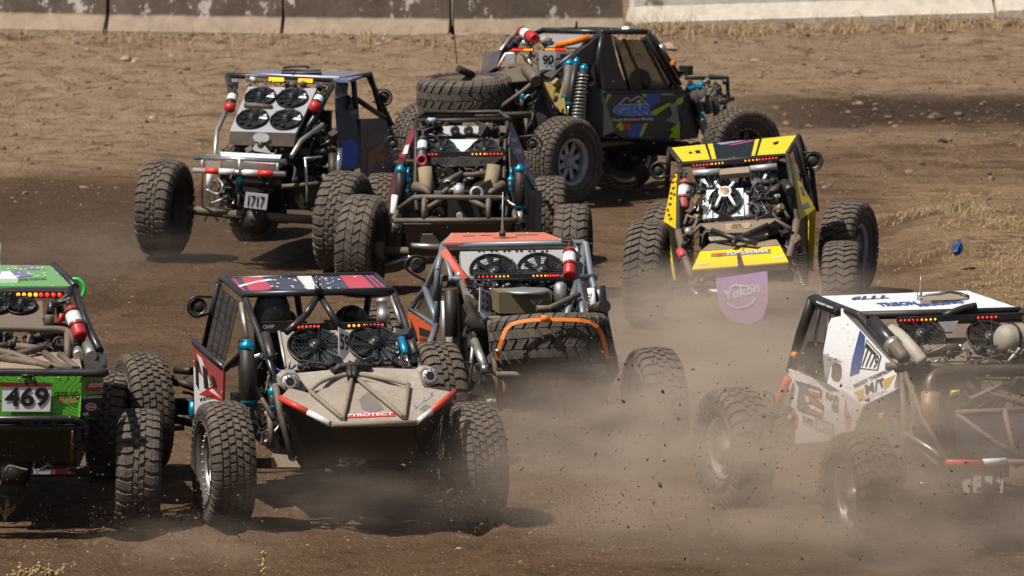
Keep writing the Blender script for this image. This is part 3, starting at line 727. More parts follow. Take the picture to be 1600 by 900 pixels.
for (px, py, r, lb) in stones:
    g = on_ground(px, py); g.z = gz(g.x, g.y) + r * .15; q = MB(); stone(q, Vector((0, 0, 0)), r, rnd); o = q.build("stone", CLOD if 'dark' in lb else ROCK); o.location = g; tag(o, lb, "stone", "stones lying on the dirt")

# weeds in the near foreground
def weed(px, py, hgt, label, stems, seed):
    rn = random.Random(seed); root = on_ground(px, py); root.z = gz(root.x, root.y) - .02
    e = bpy.data.objects.new("dry_weed", None); COL.objects.link(e); e.location = root; tag(e, label, "weed", "dry weeds in the foreground")
    s = MB(); h_ = MB()
    for k in range(stems):
        a = rn.uniform(-1.3, 1.3) if stems > 1 else .05; q = [Vector((0, 0, 0))]; L_ = hgt * rn.uniform(.6, 1)
        for i in range(1, 7): q.append(q[-1] + Vector((math.sin(a * i / 6) * L_ / 6, rn.uniform(-.01, .01), math.cos(a * i / 6) * L_ / 6)))
        s.tube(q, [.009 * (1 - .08 * i) for i in range(7)], 6)
        for i in range(3, 7):
            for _ in range(5): h_.ball(q[i] + Vector((rn.uniform(-.012, .012), rn.uniform(-.012, .012), rn.uniform(-.02, .02))), rn.uniform(.006, .013), n=6, m=4)
    s.build("stem", STRAW2, e); h_.build("seed_head", STRAW, e)
weed(411, 921, .42, "single tall dry stalk standing at the bottom of the photo", 1, 1)
weed(30, 922, .24, "bushy dry weed in the bottom left corner", 9, 2)
weed(72, 915, .21, "smaller spreading dry weed right of the corner weed", 6, 5)
weed(8, 815, .22, "thin dry weed at the left edge, in front of the shaded dirt", 4, 8)
# blue scrap of cloth lying over the grass
g = at_y(1497, 387, 65.0); b = MB()
P_ = [(-9, -6), (-3, -8), (2, -14), (6, -15), (5, -9), (8, 1), (4, 9), (-4, 14), (-9, 7)]
front = [g + Vector((x / F * 65, .05 * math.sin(x * .5 + z * .3), -z / F * 65)) for x, z in P_]
ctr_ = sum(front, Vector((0, 0, 0))) / len(front) + Vector((.01, -.05, .01)); n_ = len(front)
mid_ = [ctr_.lerp(q, .5) + Vector((0, .035 * (-1) ** i, 0)) for i, q in enumerate(front)]
b.add(front + mid_ + [ctr_], [(i, (i + 1) % n_, n_ + (i + 1) % n_, n_ + i) for i in range(n_)] + [(n_ + i, n_ + (i + 1) % n_, 2 * n_) for i in range(n_)])
b.add([q + Vector((0, .012, 0)) for q in front + mid_ + [ctr_]], [(i, (i + 1) % n_, n_ + (i + 1) % n_, n_ + i)[::-1] for i in range(n_)] + [(n_ + i, n_ + (i + 1) % n_, 2 * n_)[::-1] for i in range(n_)]); o = b.build("cloth_scrap", mat("blue_cloth", (.006, .07, .22), .7, 0, .1)); tag(o, "crumpled blue scrap of cloth above the dry grass at the right", "rag")

# airborne dirt
b = MB()
def spray(n, px0, px1, py0, py1, y0, y1, r0, r1, pw=1.0, cx=None):
    for k in range(n):
        px = rnd.uniform(px0, px1) if cx is None else rnd.gauss(cx[0], cx[1]); py = py0 + (py1 - py0) * rnd.random() ** pw
        Y = rnd.uniform(y0, y1); p = at_y(px, py, Y)
        if p.z < .02: continue
        r = r0 * (r1 / r0) ** (rnd.random() ** 1.6); d = Vector((rnd.gauss(0, 1), rnd.gauss(0, 1), rnd.gauss(0, 1))).normalized(); u = d.orthogonal().normalized(); v = d.cross(u)
        l = r * rnd.uniform(.8, 2.2)
        b.add([p + d * l, p - d * l * .8, p + u * r, p - u * r * .7 + v * r * .5, p - v * r * .9], [(0, 2, 3), (0, 3, 4), (0, 4, 2), (1, 3, 2), (1, 4, 3), (1, 2, 4)])
spray(1100, 760, 1600, 520, 895, 44, 49, .0022, .009, .75)
spray(900, 620, 1250, 760, 895, 44.5, 48.5, .0018, .006)
spray(420, 0, 420, 640, 890, 44.5, 49, .0018, .006, .6)
spray(260, 1100, 1600, 560, 860, 44, 46.5, .003, .011)
spray(350, 100, 1600, 0, 520, 50, 62, .0025, .010)
spray(160, 880, 1400, 330, 620, 48, 58, .003, .011)
spray(1500, 690, 1050, 770, 890, 45, 48.3, .0020, .0075)
spray(700, 140, 330, 790, 890, 45, 48.3, .0018, .007)
spray(500, 640, 900, 640, 800, 46, 50, .002, .009)
spray(330, 900, 1600, 560, 880, 43.5, 46, .004, .017)
spray(160, 620, 1000, 700, 880, 44, 46, .004, .013)
spray(90, 130, 420, 700, 880, 44, 47, .003, .012)
o = b.build("flying_dirt", CLOD); tag(o, "dark specks of dirt thrown into the air by the wheels", "flying dirt", kind="stuff")
# ================================================================ BUGGIES
# ---------------------------------------------------------------- 59: silver-tailed buggy, nearest left of centre
def car_59():
    c = Car("racing_buggy", "buggy numbered 59 with a silver angular tail and a red and navy roof", "buggy", 544, 824, 13.5)
    wheel(c, (350, 724, 0), 'block', .515, -1, 1, 0, STEEL, .1)
    wheel(c, (738, 724, 0), 'block', .515, 1, 3, -1.5, RIM, .4)
    wheel(c, (222, 643, 2.9), 'block', .515, -1, 4, 1, RIM, .6)
    wheel(c, (640, 650, 2.9), 'block', .515, 1, 4, 0, RIM, .6)
    innards(c, .66, .2, 2.3, .5, roofz=1.7)
    axle(c, (375, 724, 0), (715, 724, 0), diff=.15); axle(c, (262, 640, 2.9), (600, 650, 2.9), "front_axle", diff=.11)
    # roof with livery
    roof = [(350, 435, 2.1), (582, 429, 2.1), (612, 454, .95), (383, 459, .95)]
    Rf = c.face(roof); ro = c.panel("roof_panel", roof, NAVY, .02); pl = c.plane(roof)
    c.decal("red_stripes", [[(376, 434), (409, 433), (432, 457), (392, 458)], [(362, 435), (366, 435), (386, 458.5), (381, 459)], [(530, 430.5), (564, 429.5), (589, 453.5), (548, 454.5)], [(571, 430), (574, 430), (598, 453.5), (594, 453.8)], [(578, 430), (580.5, 430), (607, 453.5), (603, 453.8)]], pl, REDD, ro)
    rn = random.Random(4); sp = [[(463, 432), (486, 431.5), (496, 455.5), (482, 456)], [(372, 447), (400, 440), (420, 436.5), (428, 438.5), (398, 443), (374, 450)]]
    for k in range(46):
        x = rn.gauss(500, 24) if rn.random() < .6 else rn.gauss(455, 18); y = rn.uniform(433, 453); q = rn.uniform(.8, 3.5)
        sp.append([(x - q, y), (x, y - .8), (x + q, y + .2), (x + q * .3, y + 1)])
    c.decal("white_streaks", sp, pl, WINK, ro, .006)
    MB().tube(c.PL([(497, 455, .95), (497, 433, .97)]), [.012, .007]).build("antenna", DARK, c.root)
    c.tubes("antenna_base", [[(497, 457, .9), (497, 447, .9)]], GUN, .03)
    # cage
    c.tubes("roll_cage", [
        [(346, 436, 2.1), (352, 437, 1.95), (381, 462, .95), (404, 520, .62), (419, 560, .35), (432, 600, .1)],
        [(377, 460, .93), (614, 454, .93)], [(346, 436, 2.1), (584, 430, 2.1)],
        [(586, 431, 2.1), (614, 456, .95), (628, 490, .75), (638, 520, .55), (648, 570, .25)],
        [(342, 442, 2.12), (318, 548, 2.35)], [(497, 462, .95), (478, 492, .7)], [(500, 462, .95), (527, 506, .7)],
        [(464, 460, 1.9), (470, 500, 2.1)], [(576, 462, 1.9), (570, 505, 2.1)], [(478, 492, .7), (447, 520, .6)]], GUN, .029)
    c.tubes("bare_brace", [[(377, 474, .95), (386, 529, .75)], [(612, 462, .93), (627, 508, .7)], [(408, 555, .5), (350, 575, 1.0)]], STEEL, .022)
    c.tubes("lower_brace", [[(352, 577, 1.0), (382, 546, .6)], [(349, 574, 1.0), (303, 534, 2.2)]], GUN, .026)
    # left door and netted window
    dr = [(301, 534, 2.2), (349, 577, 1.0), (347, 650, 1.0), (304, 650, 2.2)]
    dp = c.panel("door_panel", dr, mat("red_door_livery", (.33, .03, .03), .4, 0, .25), .02); pl = c.plane(dr)
    c.decal("white_flash", [[(303, 572), (346, 622), (347, 649), (305, 648)], [(308, 552), (316, 560), (330, 600), (322, 602)]], pl, WHITED, dp)
    c.decal("dark_flash", [[(306, 560), (311, 565), (312, 610), (307, 600)], [(317, 570), (324, 577), (328, 612), (320, 606)], [(330, 585), (336, 590), (340, 606), (334, 604)]], pl, INK, dp, .006)
    c.decal("red_flash", [[(312, 616), (334, 602), (334, 606), (326, 609), (346, 622), (346, 626)]], pl, RED, dp, .007)
    c.text("VR BUTCHER", (313, 628), (336, 622), (313, 622), pl, INK, "lettering", .03, 0, dp)
    wn = [(343, 447, 2.1), (373, 471, 1.0), (351, 566, 1.05), (322, 548, 2.3)]
    wo = c.panel("window_net", wn, NET, .006); pl = c.plane(wn)
    c.decal("net_webbing", [[(349, 453), (351, 455), (330, 551), (328, 550)], [(358, 460), (360, 462), (339, 557), (337, 556)], [(366, 466), (368, 468), (347, 562), (345, 561)]] + [[(340 - k * 3.2, 463 + k * 15), (369 - k * 3.6, 484 + k * 15), (369 - k * 3.6, 486 + k * 15), (340 - k * 3.2, 465 + k * 15)] for k in range(6)], pl, BLACK, wo)
    c.lamp((310, 479, 2.2), .075, .09, 1)
    # radiator with two fans
    rad = [(437, 519, .80), (617, 513, .80), (626, 572, .40), (446, 580, .40)]
    c.panel("radiator_panel", rad, ALUD, .05)
    c.tubes("radiator_edge", [[(616, 513, .80), (625, 567, .43)], [(436, 518, .80), (446, 574, .43)]], ALU, .012)
    c.fan(rad, .285, .46, .232); c.fan(rad, .80, .44, .228)
    c.lightbar((449, 511, .9), (603, 507, .9), leds(.03, .31, 8, "rrrrrrrr") + leds(.62, .77, 4, "aaaa") + leds(.80, .96, 5, "rrrrr"), .05, .017)
    c.plate([(529, 511, .12), (546, 520, .16), (546, 551, .16), (537, 563, .14), (530, 556, .12)], "59", (531, 546), (545, 550), (531, 520), (545, 525), bold=.02)
    c.clutter((398, 545, 440, 700), .3, .7, 40, 1); c.clutter((450, 560, 650, 582), .2, .3, 60, 2, L_=(.04, .16), r=(.004, .012)); c.clutter((620, 505, 652, 575), .4, .7, 22, 3); c.clutter((262, 575, 305, 670), 2.5, 2.9, 16, 4)
    # left hoses, canister, rear head rest
    c.tubes("hose", [[(432, 577, .3), (440, 580, .3), (452, 578, .35), (462, 570, .35)], [(505, 570, .3), (525, 574, .3), (548, 566, .4)]], BLUE, .012, smooth=True)
    c.tubes("wire_loom", [[(465, 573, .3), (500, 569, .3), (530, 574, .3), (560, 573, .3), (600, 569, .3), (640, 572, .25)], [(470, 577, .25), (520, 575, .28), (580, 577, .25), (645, 575, .2)]], DARK, .022, smooth=True)
    a, b_ = c.P((597, 466, .85)), c.P((599, 503, .8)); q = MB(); q.lathe(a, b_ - a, [(0, .0), (0, .045), (.02, .055), (.035, .056), (.04, .05), (.12, .052), (.125, .056), (.2, .056), (.21, 0)], 20); q.build("breather_canister", STEEL, c.root)
    q = MB(); p = c.P((425, 490, 1.0)); q.ball(p, .16, sc3=(1, .5, 1.35)); q.box(c.P((430, 510, .95)), (.15, 0, 0), (0, .05, 0), (0, 0, .045)); hr = q.build("head_rest", BLACK, c.root)
    P0, P1, P2 = c.y(410, 514, .88), c.y(429, 513, .88), c.y(410, 508, .88); c.text("OMP", P0, P1, P2, None, ALU, "lettering", .03, 0, hr)
    q = MB(); q.ball(c.P((550, 492, 1.2)), .085); q.build("steering_wheel", BLACK, c.root)
    # shocks
    c.shock((386, 536, .12), (388, 655, .10), .060, DARK, CYAN, frac=.78); c.shock((414, 522, .5), (425, 562, .3), .04, BLACK, None, frac=.95)
    c.shock((636, 517, .5), (650, 556, .3), .04, BLACK, None, frac=.95); c.shock((627, 528, .4), (640, 575, .2), .03, CYAN, None, frac=.5)
    c.shock((425, 608, .1), (428, 650, .05), .035, DARK, CYAN, frac=.7)
    # tail: sloping deck, corner tanks, bumper tube
    A, B_, Cc, D = (438, 622, -.35), (518, 663, -.75), (651, 661, -.75), (710, 613, -.35)
    deck = [(463, 582, .12), (683, 582, .12), (710, 612, -.33), (651, 659, -.73), (518, 661, -.73), (438, 620, -.33)]
    E = [c.P(p) for p in deck]
    q = MB(); mid0 = c.P((480, 618, -.25)); mid1 = c.P((660, 608, -.25))
    pl = c.plane([(463, 600, .0), (651, 659, -.73), (518, 661, -.73)])
    dk = c.panels("tail_deck", [([c.pl(482, 614, pl, 0), c.pl(560, 592, pl, 0), c.pl(636, 606, pl, 0), c.pl(668, 606, pl, 0), c.pl(710, 613, pl, 0), c.pl(651, 660, pl, 0), c.pl(518, 662, pl, 0), c.pl(438, 621, pl, 0), c.pl(452, 606, pl, 0)], 0),
        ([(462, 583, .12), (560, 574, .12), (659, 577, .12), (664, 612, -.08), (636, 606, -.05), (560, 592, .0), (490, 612, -.05), (484, 612, -.05)], 0)], [ALUD], .01)
    c.decal("stain", [[(560, 625), (575, 612), (588, 622), (600, 640), (582, 645), (566, 640)], [(655, 640), (664, 632), (672, 634), (664, 644)]], pl, mat("oil_stain", (.20, .20, .21), .45, .3, .3), dk, .003)
    TANT = mat('dusty_tan_tube', (.30, .265, .215), .6, .2, .45)
    c.tubes("deck_rib", [[c.pl(x, y, pl, .03) for x, y in ((484, 616), (535, 659))], [c.pl(x, y, pl, .03) for x, y in ((550, 593), (535, 660))], [c.pl(x, y, pl, .03) for x, y in ((553, 592), (629, 656))], [c.pl(x, y, pl, .03) for x, y in ((638, 606), (631, 657))]], TANT, .018)
    c.tubes("deck_hoop", [[c.pl(x, y, pl, .035) for x, y in ((484, 617), (500, 604), (520, 596), (550, 591), (590, 596), (615, 601), (638, 607))]], TANT, .016, smooth=True)
    tape = c.decal("sponsor_strip", [[(538, 647), (617, 644), (618, 651), (537, 654)]], pl, RTAPE, dk, .005)
    c.text("PYROTECT", (542, 652.6), (614, 649.6), (542, 648), pl, WINK, "lettering", .03, 0, tape, .008)
    c.text("3.K.E", (648, 640), (678, 617), (645, 635), pl, ALU, "lettering", .03, 0, dk, .006)
    tanks = [((453, 597, -.05), [(438, 590), (447, 582), (463, 582), (469, 590), (468, 604), (462, 612), (448, 612), (438, 603)]), ((672, 588, -.05), [(656, 581), (662, 575), (677, 576), (685, 585), (684, 596), (668, 607), (660, 600)])]
    for (x, y, yy), poly in tanks:
        o = c.panel("corner_tank", [(a, b2, yy) for a, b2 in poly], ALUD, .16); N = (c.o - c.P((x, y, yy))).normalized(); N = Vector((N.x * .2, N.y, .25)).normalized()
        q = MB(); q.lathe(c.P((x, y, yy)) + N * .0, N, [(0, .066), (.014, .066), (.016, .036)], 24); q.lathe(c.P((x, y, yy)) + N * .012, N, [(0, .036), (.001, 0)], 20, 1)
        for k in range(10):
            an = k * .628; u = N.orthogonal().normalized(); v = N.cross(u); q.ball(c.P((x, y, yy)) + N * .022 + (u * math.cos(an) + v * math.sin(an)) * .053, .006, 1, 6, 4)
        q.build("filler_cap", [ALU, DARK], o)
    c.tubes("tank_bridge", [[(520, 583, .1), (530, 573, .12), (560, 570, .12), (578, 576, .12)], [(546, 575, .1), (548, 592, .0)], [(553, 575, .1), (554, 592, .0)]], DARK, .03)
    c.tubes("bumper_tube", [[B_, Cc]], TANT, .024)
    def seg(n, P0, P1, t0, t1, m): P0 = c.P(P0); P1 = c.P(P1); return MB().cyl(P0.lerp(P1, t0), P0.lerp(P1, t1), .026).build(n, m, c.root)
    seg("red_reflector", A, B_, 0, .55, RTAPE); seg("white_reflector", A, B_, .55, .97, WTAPE); seg("red_reflector", D, Cc, 0, .62, RTAPE); seg("white_reflector", D, Cc, .62, .97, WTAPE)
    c.panels("tail_skin", [([(519, 666, -.74), (651, 664, -.74), (650, 716, -.5), (520, 720, -.5)], 0), ([(440, 626, -.34), (518, 667, -.74), (520, 720, -.5), (470, 735, .0)], 0), ([(652, 664, -.74), (709, 616, -.34), (664, 700, .0), (651, 716, -.5)], 0)], [mat("dark_tail_skin", (.03, .025, .024), .55, .2, .25)], .01)
    c.text("59", c.y(528, 729, -.6), c.y(572, 728, -.6), c.y(528, 716, -.6), None, mat("dusty_digits", (.11, .09, .065), .8, 0, .3), "digits", .03)
    c.tubes("rear_lower_frame", [[(430, 600, .1), (437, 640, .0), (456, 716, -.15)], [(422, 640, .1), (424, 700, .0)]], DTUBE, .03)
    c.panel("skid_plate", [(424, 708, -.1), (458, 712, -.15), (470, 730, -.2), (424, 730, -.15)], mat("dusty_plate", (.32, .25, .18), .8, .1, .6), .015)
    c.tubes("trailing_link", [[(394, 613, .2), (400, 608, .18), (428, 655, -.05)], [(396, 615, .2), (393, 655, .1)], [(438, 590, .2), (444, 640, .05)]], DTUBE, .024)
    c.tubes("control_arm", [[(275, 578, 2.9), (300, 580, 2.7)], [(268, 592, 2.9), (305, 606, 2.7)], [(270, 628, 2.95), (305, 628, 2.75)], [(270, 655, 2.9), (305, 662, 2.6)]], DARK, .035)
    c.shock((302, 628, 2.6), (300, 665, 2.6), .035, CYAN, None, frac=.6)
    return c
# ---------------------------------------------------------------- 469: green buggy at the left edge
def car_469():
    c = Car("racing_buggy", "green buggy numbered 469 with contour-line livery, cut off by the left edge", "buggy", 21, 831, .5)
    wheel(c, (216, 736, 0), 'bar', .515, 1, 3.0, 2.5, RIM, .3); wheel(c, (-172, 738, 0), 'bar', .515, -1, 0, 0, RIM)
    wheel(c, (176, 668, 2.75), 'bar', .49, 1, -6, 0, RIM, .7); wheel(c, (-120, 664, 2.75), 'bar', .49, -1, 0, 0, RIM)
    innards(c, .55, .1, 2.3, .5); axle(c, (-150, 738, 0), (195, 736, 0))
    roof = [(-58, 413, 2.1), (81, 415, 2.1), (118, 447, .9), (-76, 447, .9)]
    ro = c.panel("roof_panel", roof, GREEN, .025); pl = c.plane(roof)
    rn = random.Random(5)
    c.decal("sponsor_patch", [[(8, 425), (30, 422), (52, 428), (54, 432), (34, 434), (14, 433)], [(28, 417), (52, 416), (70, 421), (50, 422.5)], [(-50, 424), (-30, 420), (-10, 424), (-14, 433), (-40, 434)]], pl, mat("blue_lavender_print", (.16, .18, .36), .5, 0, .2), ro)
    c.decal("white_print", [[(x, y), (x + rn.uniform(2, 6), y - .5), (x + rn.uniform(2, 6), y + .8), (x, y + 1)] for x, y in [(rn.uniform(10, 70), rn.uniform(417, 433)) for _ in range(26)]], pl, WINK, ro, .006)
    c.text("RACING TO ELEVATION", (30, 439.5), (72, 438), (30, 436.5), pl, INK, "lettering", .02, 0, ro)
    c.panel("roof_edge", [(-76, 449, .9), (118, 449, .9), (114, 458, .88), (-74, 458, .88)], BLACK, .02)
    q = c.panel("roof_hatch", [(-14, 424, 1.5), (16, 424, 1.5), (28, 435, 1.1), (-18, 436, 1.1)], WHITE, .05); c.tubes("antenna", [[(0, 428, 1.2), (0, 380, 1.2)]], STEEL, .008)
    c.lightbar((-66, 460, .86), (99, 460, .86), leds(.05, .20, 5, "rrraa") + leds(.40, .50, 3, "ooo") + leds(.575, .74, 4, "aaaa") + leds(.79, .965, 4, "rrrr"), .055, .026)
    c.tubes("mirror_guard", [[(108, 438, 1.6), (120, 436, 1.6), (129, 443, 1.6), (132, 453, 1.6), (127, 466, 1.6)]], GLOW_G, .016, smooth=True)
    c.tubes("roll_cage", [[(118, 455, .9), (133, 500, .65), (143, 522, .5), (156, 548, .2)], [(110, 452, .85), (103, 468, .7), (80, 477, .6), (79, 490, .55)], [(-76, 455, .9), (-95, 520, .5)], [(118, 448, .9), (84, 415, 2.1), (96, 500, 2.3)]], GUN, .034)
    c.tubes("rear_hoop", [[(-80, 512, .25), (60, 514, .25), (108, 520, .25), (107, 556, .1)]], DTUBE, .03, smooth=True)
    rad = [(-66, 470, .8), (66, 470, .8), (68, 496, .55), (-68, 496, .55)]
    c.panel("radiator_panel", rad, DTUBE, .05); c.fan(rad, .75, .4, .13); c.fan(rad, .45, .4, .13); c.fan(rad, .15, .4, .13)
    c.panel("radiator_shelf", [(-70, 495, .5), (66, 495, .5), (68, 510, .45), (-70, 510, .45)], DTUBE, .03)
    a, b_ = c.P((77, 492, .5)), c.P((77, 512, .48)); q = MB(); q.lathe(a, b_ - a, [(0, 0), (0, .035), (.02, .04), (.105, .04), (.11, 0)], 18); q.build("breather_canister", DTUBE, c.root)
    c.bottle((108, 477, .55), (126, 526, .35), .062, RED); c.tubes("red_pull_handle", [[(97, 490, .5), (92, 506, .5)]], RED, .02)
    # bed full of dusty tubes
    c.tubes("rear_bracing", [[(-20, 546, .1), (20, 553, .0), (80, 575, -.4)], [(-60, 576, -.3), (20, 556, .0), (70, 542, .2)], [(70, 552, .1), (92, 570, -.2), (118, 578, -.45)], [(5, 560, -.1), (70, 570, -.3), (115, 577, -.45)], [(25, 541, .2), (73, 546, .2)], [(94, 555, .1), (122, 578, -.4)], [(-40, 545, .1), (10, 540, .2)], [(106, 520, .25), (105, 560, .0)]], DTUBE, .03)
    c.panel("bed_floor", [(-90, 550, .3), (122, 550, .3), (128, 576, -.4), (-96, 576, -.4)], mat("sandy_plate", (.5, .36, .24), .8, .0, .5), .02)
    c.tubes("exhaust_tip", [[(136, 540, .3), (143, 556, -.05)], [(120, 548, .2), (123, 557, .0)]], STEEL, .045)
    c.panel("bed_side", [(128, 545, .2), (157, 545, .3), (158, 575, -.2), (134, 582, -.4)], DARK, .02)
    c.tubes("bumper_rail", [[(-125, 581, -.62), (140, 583, -.62), (154, 580, -.56), (161, 572, -.35), (160, 560, .1)]], GUN, .035, smooth=True)
    # green tail panel with contour lines
    topo = bpy.data.materials.new("green_topographic_livery"); topo.use_nodes = True; tt = topo.node_tree; p = tt.nodes["Principled BSDF"]; p.inputs["Roughness"].default_value = .4
    tcn = tt.nodes.new("ShaderNodeTexCoord"); n = tt.nodes.new("ShaderNodeTexNoise"); n.inputs["Scale"].default_value = 3.6; n.inputs["Detail"].default_value = 1.0; tt.links.new(tcn.outputs["Object"], n.inputs["Vector"])
    f1 = tt.nodes.new("ShaderNodeMath"); f1.operation = 'MULTIPLY'; f1.inputs[1].default_value = 21; tt.links.new(n.outputs[0], f1.inputs[0])
    f2 = tt.nodes.new("ShaderNodeMath"); f2.operation = 'FRACT'; tt.links.new(f1.outputs[0], f2.inputs[0])
    f3 = tt.nodes.new("ShaderNodeMath"); f3.operation = 'LESS_THAN'; f3.inputs[1].default_value = .13; tt.links.new(f2.outputs[0], f3.inputs[0])
    mx = tt.nodes.new("ShaderNodeMix"); mx.data_type = 'RGBA'; mx.inputs[6].default_value = (.11, .42, .035, 1); mx.inputs[7].default_value = (.008, .03, .008, 1); tt.links.new(f3.outputs[0], mx.inputs[0]); tt.links.new(mx.outputs[2], p.inputs["Base Color"])
    tp = [(-125, 589, -.66), (128, 589, -.66), (125, 652, -.62), (-122, 652, -.62)]
    tl = c.panel("tail_panel", tp, topo, .015); pl = c.plane(tp)
    wp = [(129, 589, -.66), (161, 586, -.3), (161, 629, -.3), (149, 655, -.45), (125, 652, -.62)]
    wr = c.panel("tail_corner_panel", wp, topo, .015); pw = c.plane(wp)
    c.decal("black_corner", [[(127, 619), (161, 615), (161, 629), (149, 654), (125.5, 652)]], pw, INK, wr, .003)
    rb = c.decal("red_badge", [[(136, 596), (160.5, 595), (160.5, 611), (134, 611)]], pw, RED, wr, .004); c.text("HUGHES", (137, 605), (160, 604.5), (137.5, 598), pw, WINK, "lettering", .04, .2, rb, .008)
    c.text("FILTERSERVICE", (128, 623), (158, 621.5), (128, 619), pw, WINK, "lettering", .04, .1, wr)
    c.decal("oval_badge", [[(141.5 + 9 * math.cos(k * .52), 635.5 + 6 * math.sin(k * .52)) for k in range(12)]], pw, WINK, wr, .005)
    c.decal("oval_badge_centre", [[(141.5 + 7.6 * math.cos(k * .52), 635.5 + 4.6 * math.sin(k * .52)) for k in range(12)]], pw, RED, wr, .007)
    c.text("ALUMUS", (135, 637.5), (148, 637), (135, 634), pw, WINK, "lettering", .03, .1, wr, .010); c.text("+P", (128, 650.5), (137, 650.5), (128, 644), pw, WINK, "lettering", .04, 0, wr)
    c.text("CROSSLAND", (84.5, 619.5), (123, 619.5), (84.5, 611.5), pl, INK, "lettering", .035, 0, tl); c.text("Racing", (88, 631), (118, 629), (90, 621), pl, mat("salmon_ink", (.75, .16, .14), .5, 0, 0), "lettering", .03, .3, tl, .009)
    c.clutter((0, 515, 122, 570), .35, .6, 90, 5); c.clutter((0, 660, 130, 740), -.3, .1, 40, 6)
    np_ = c.panel("number_plate", [(4, 599, -.69), (81, 599, -.69), (78, 643, -.67), (3, 643, -.67)], PLATE, .01); pp = c.plane([(4, 599, -.69), (81, 599, -.69), (78, 643, -.67), (3, 643, -.67)])
    c.text("469", (7.5, 635.5), (76, 635), (8, 605), pp, INK, "digits", .028, 0, np_); c.decal("red_header", [[(-1, 597), (82, 598), (81, 604), (0, 604)]], pp, mat("dark_red_tape", (.13, .008, .01), .5, 0, .1), np_, .008)
    c.tubes("plate_bracket", [[(35, 586, -.66), (42, 600, -.7)], [(50, 586, -.66), (54, 598, -.7)], [(34, 587, -.68), (50, 587, -.68)]], BLACK, .012)
    c.tubes("lower_bumper", [[(-125, 655, -.66), (110, 654, -.66), (126, 658, -.62), (135, 668, -.55), (133, 690, -.5)], [(-125, 668, -.6), (118, 668, -.6)], [(38, 655, -.64), (38, 668, -.6)], [(85, 655, -.64), (85, 668, -.6)], [(-30, 655, -.64), (-30, 668, -.6)]], GUN, .026)
    c.tubes("hitch_pin", [[(126, 668, -.5), (124, 692, -.5)]], DARK, .035); c.tubes("tow_link", [[(110, 672, -.3), (112, 720, -.1)]], BRASS, .025)
    c.panel("under_guard", [(-110, 672, -.5), (112, 672, -.5), (108, 722, -.3), (-100, 722, -.3)], DARK, .02)
    q = c.panel("white_reflector", [(52, 733, -.2), (81, 733, -.2), (81, 741, -.2), (52, 741, -.2)], mat("dim_white_tape", (.30, .3, .32), .5, 0, .3), .01); c.panel("red_reflector", [(82, 733, -.2), (111, 732, -.2), (111, 740, -.2), (82, 741, -.2)], mat("dim_red_tape", (.2, .02, .02), .5, 0, .3), .01)
    return c
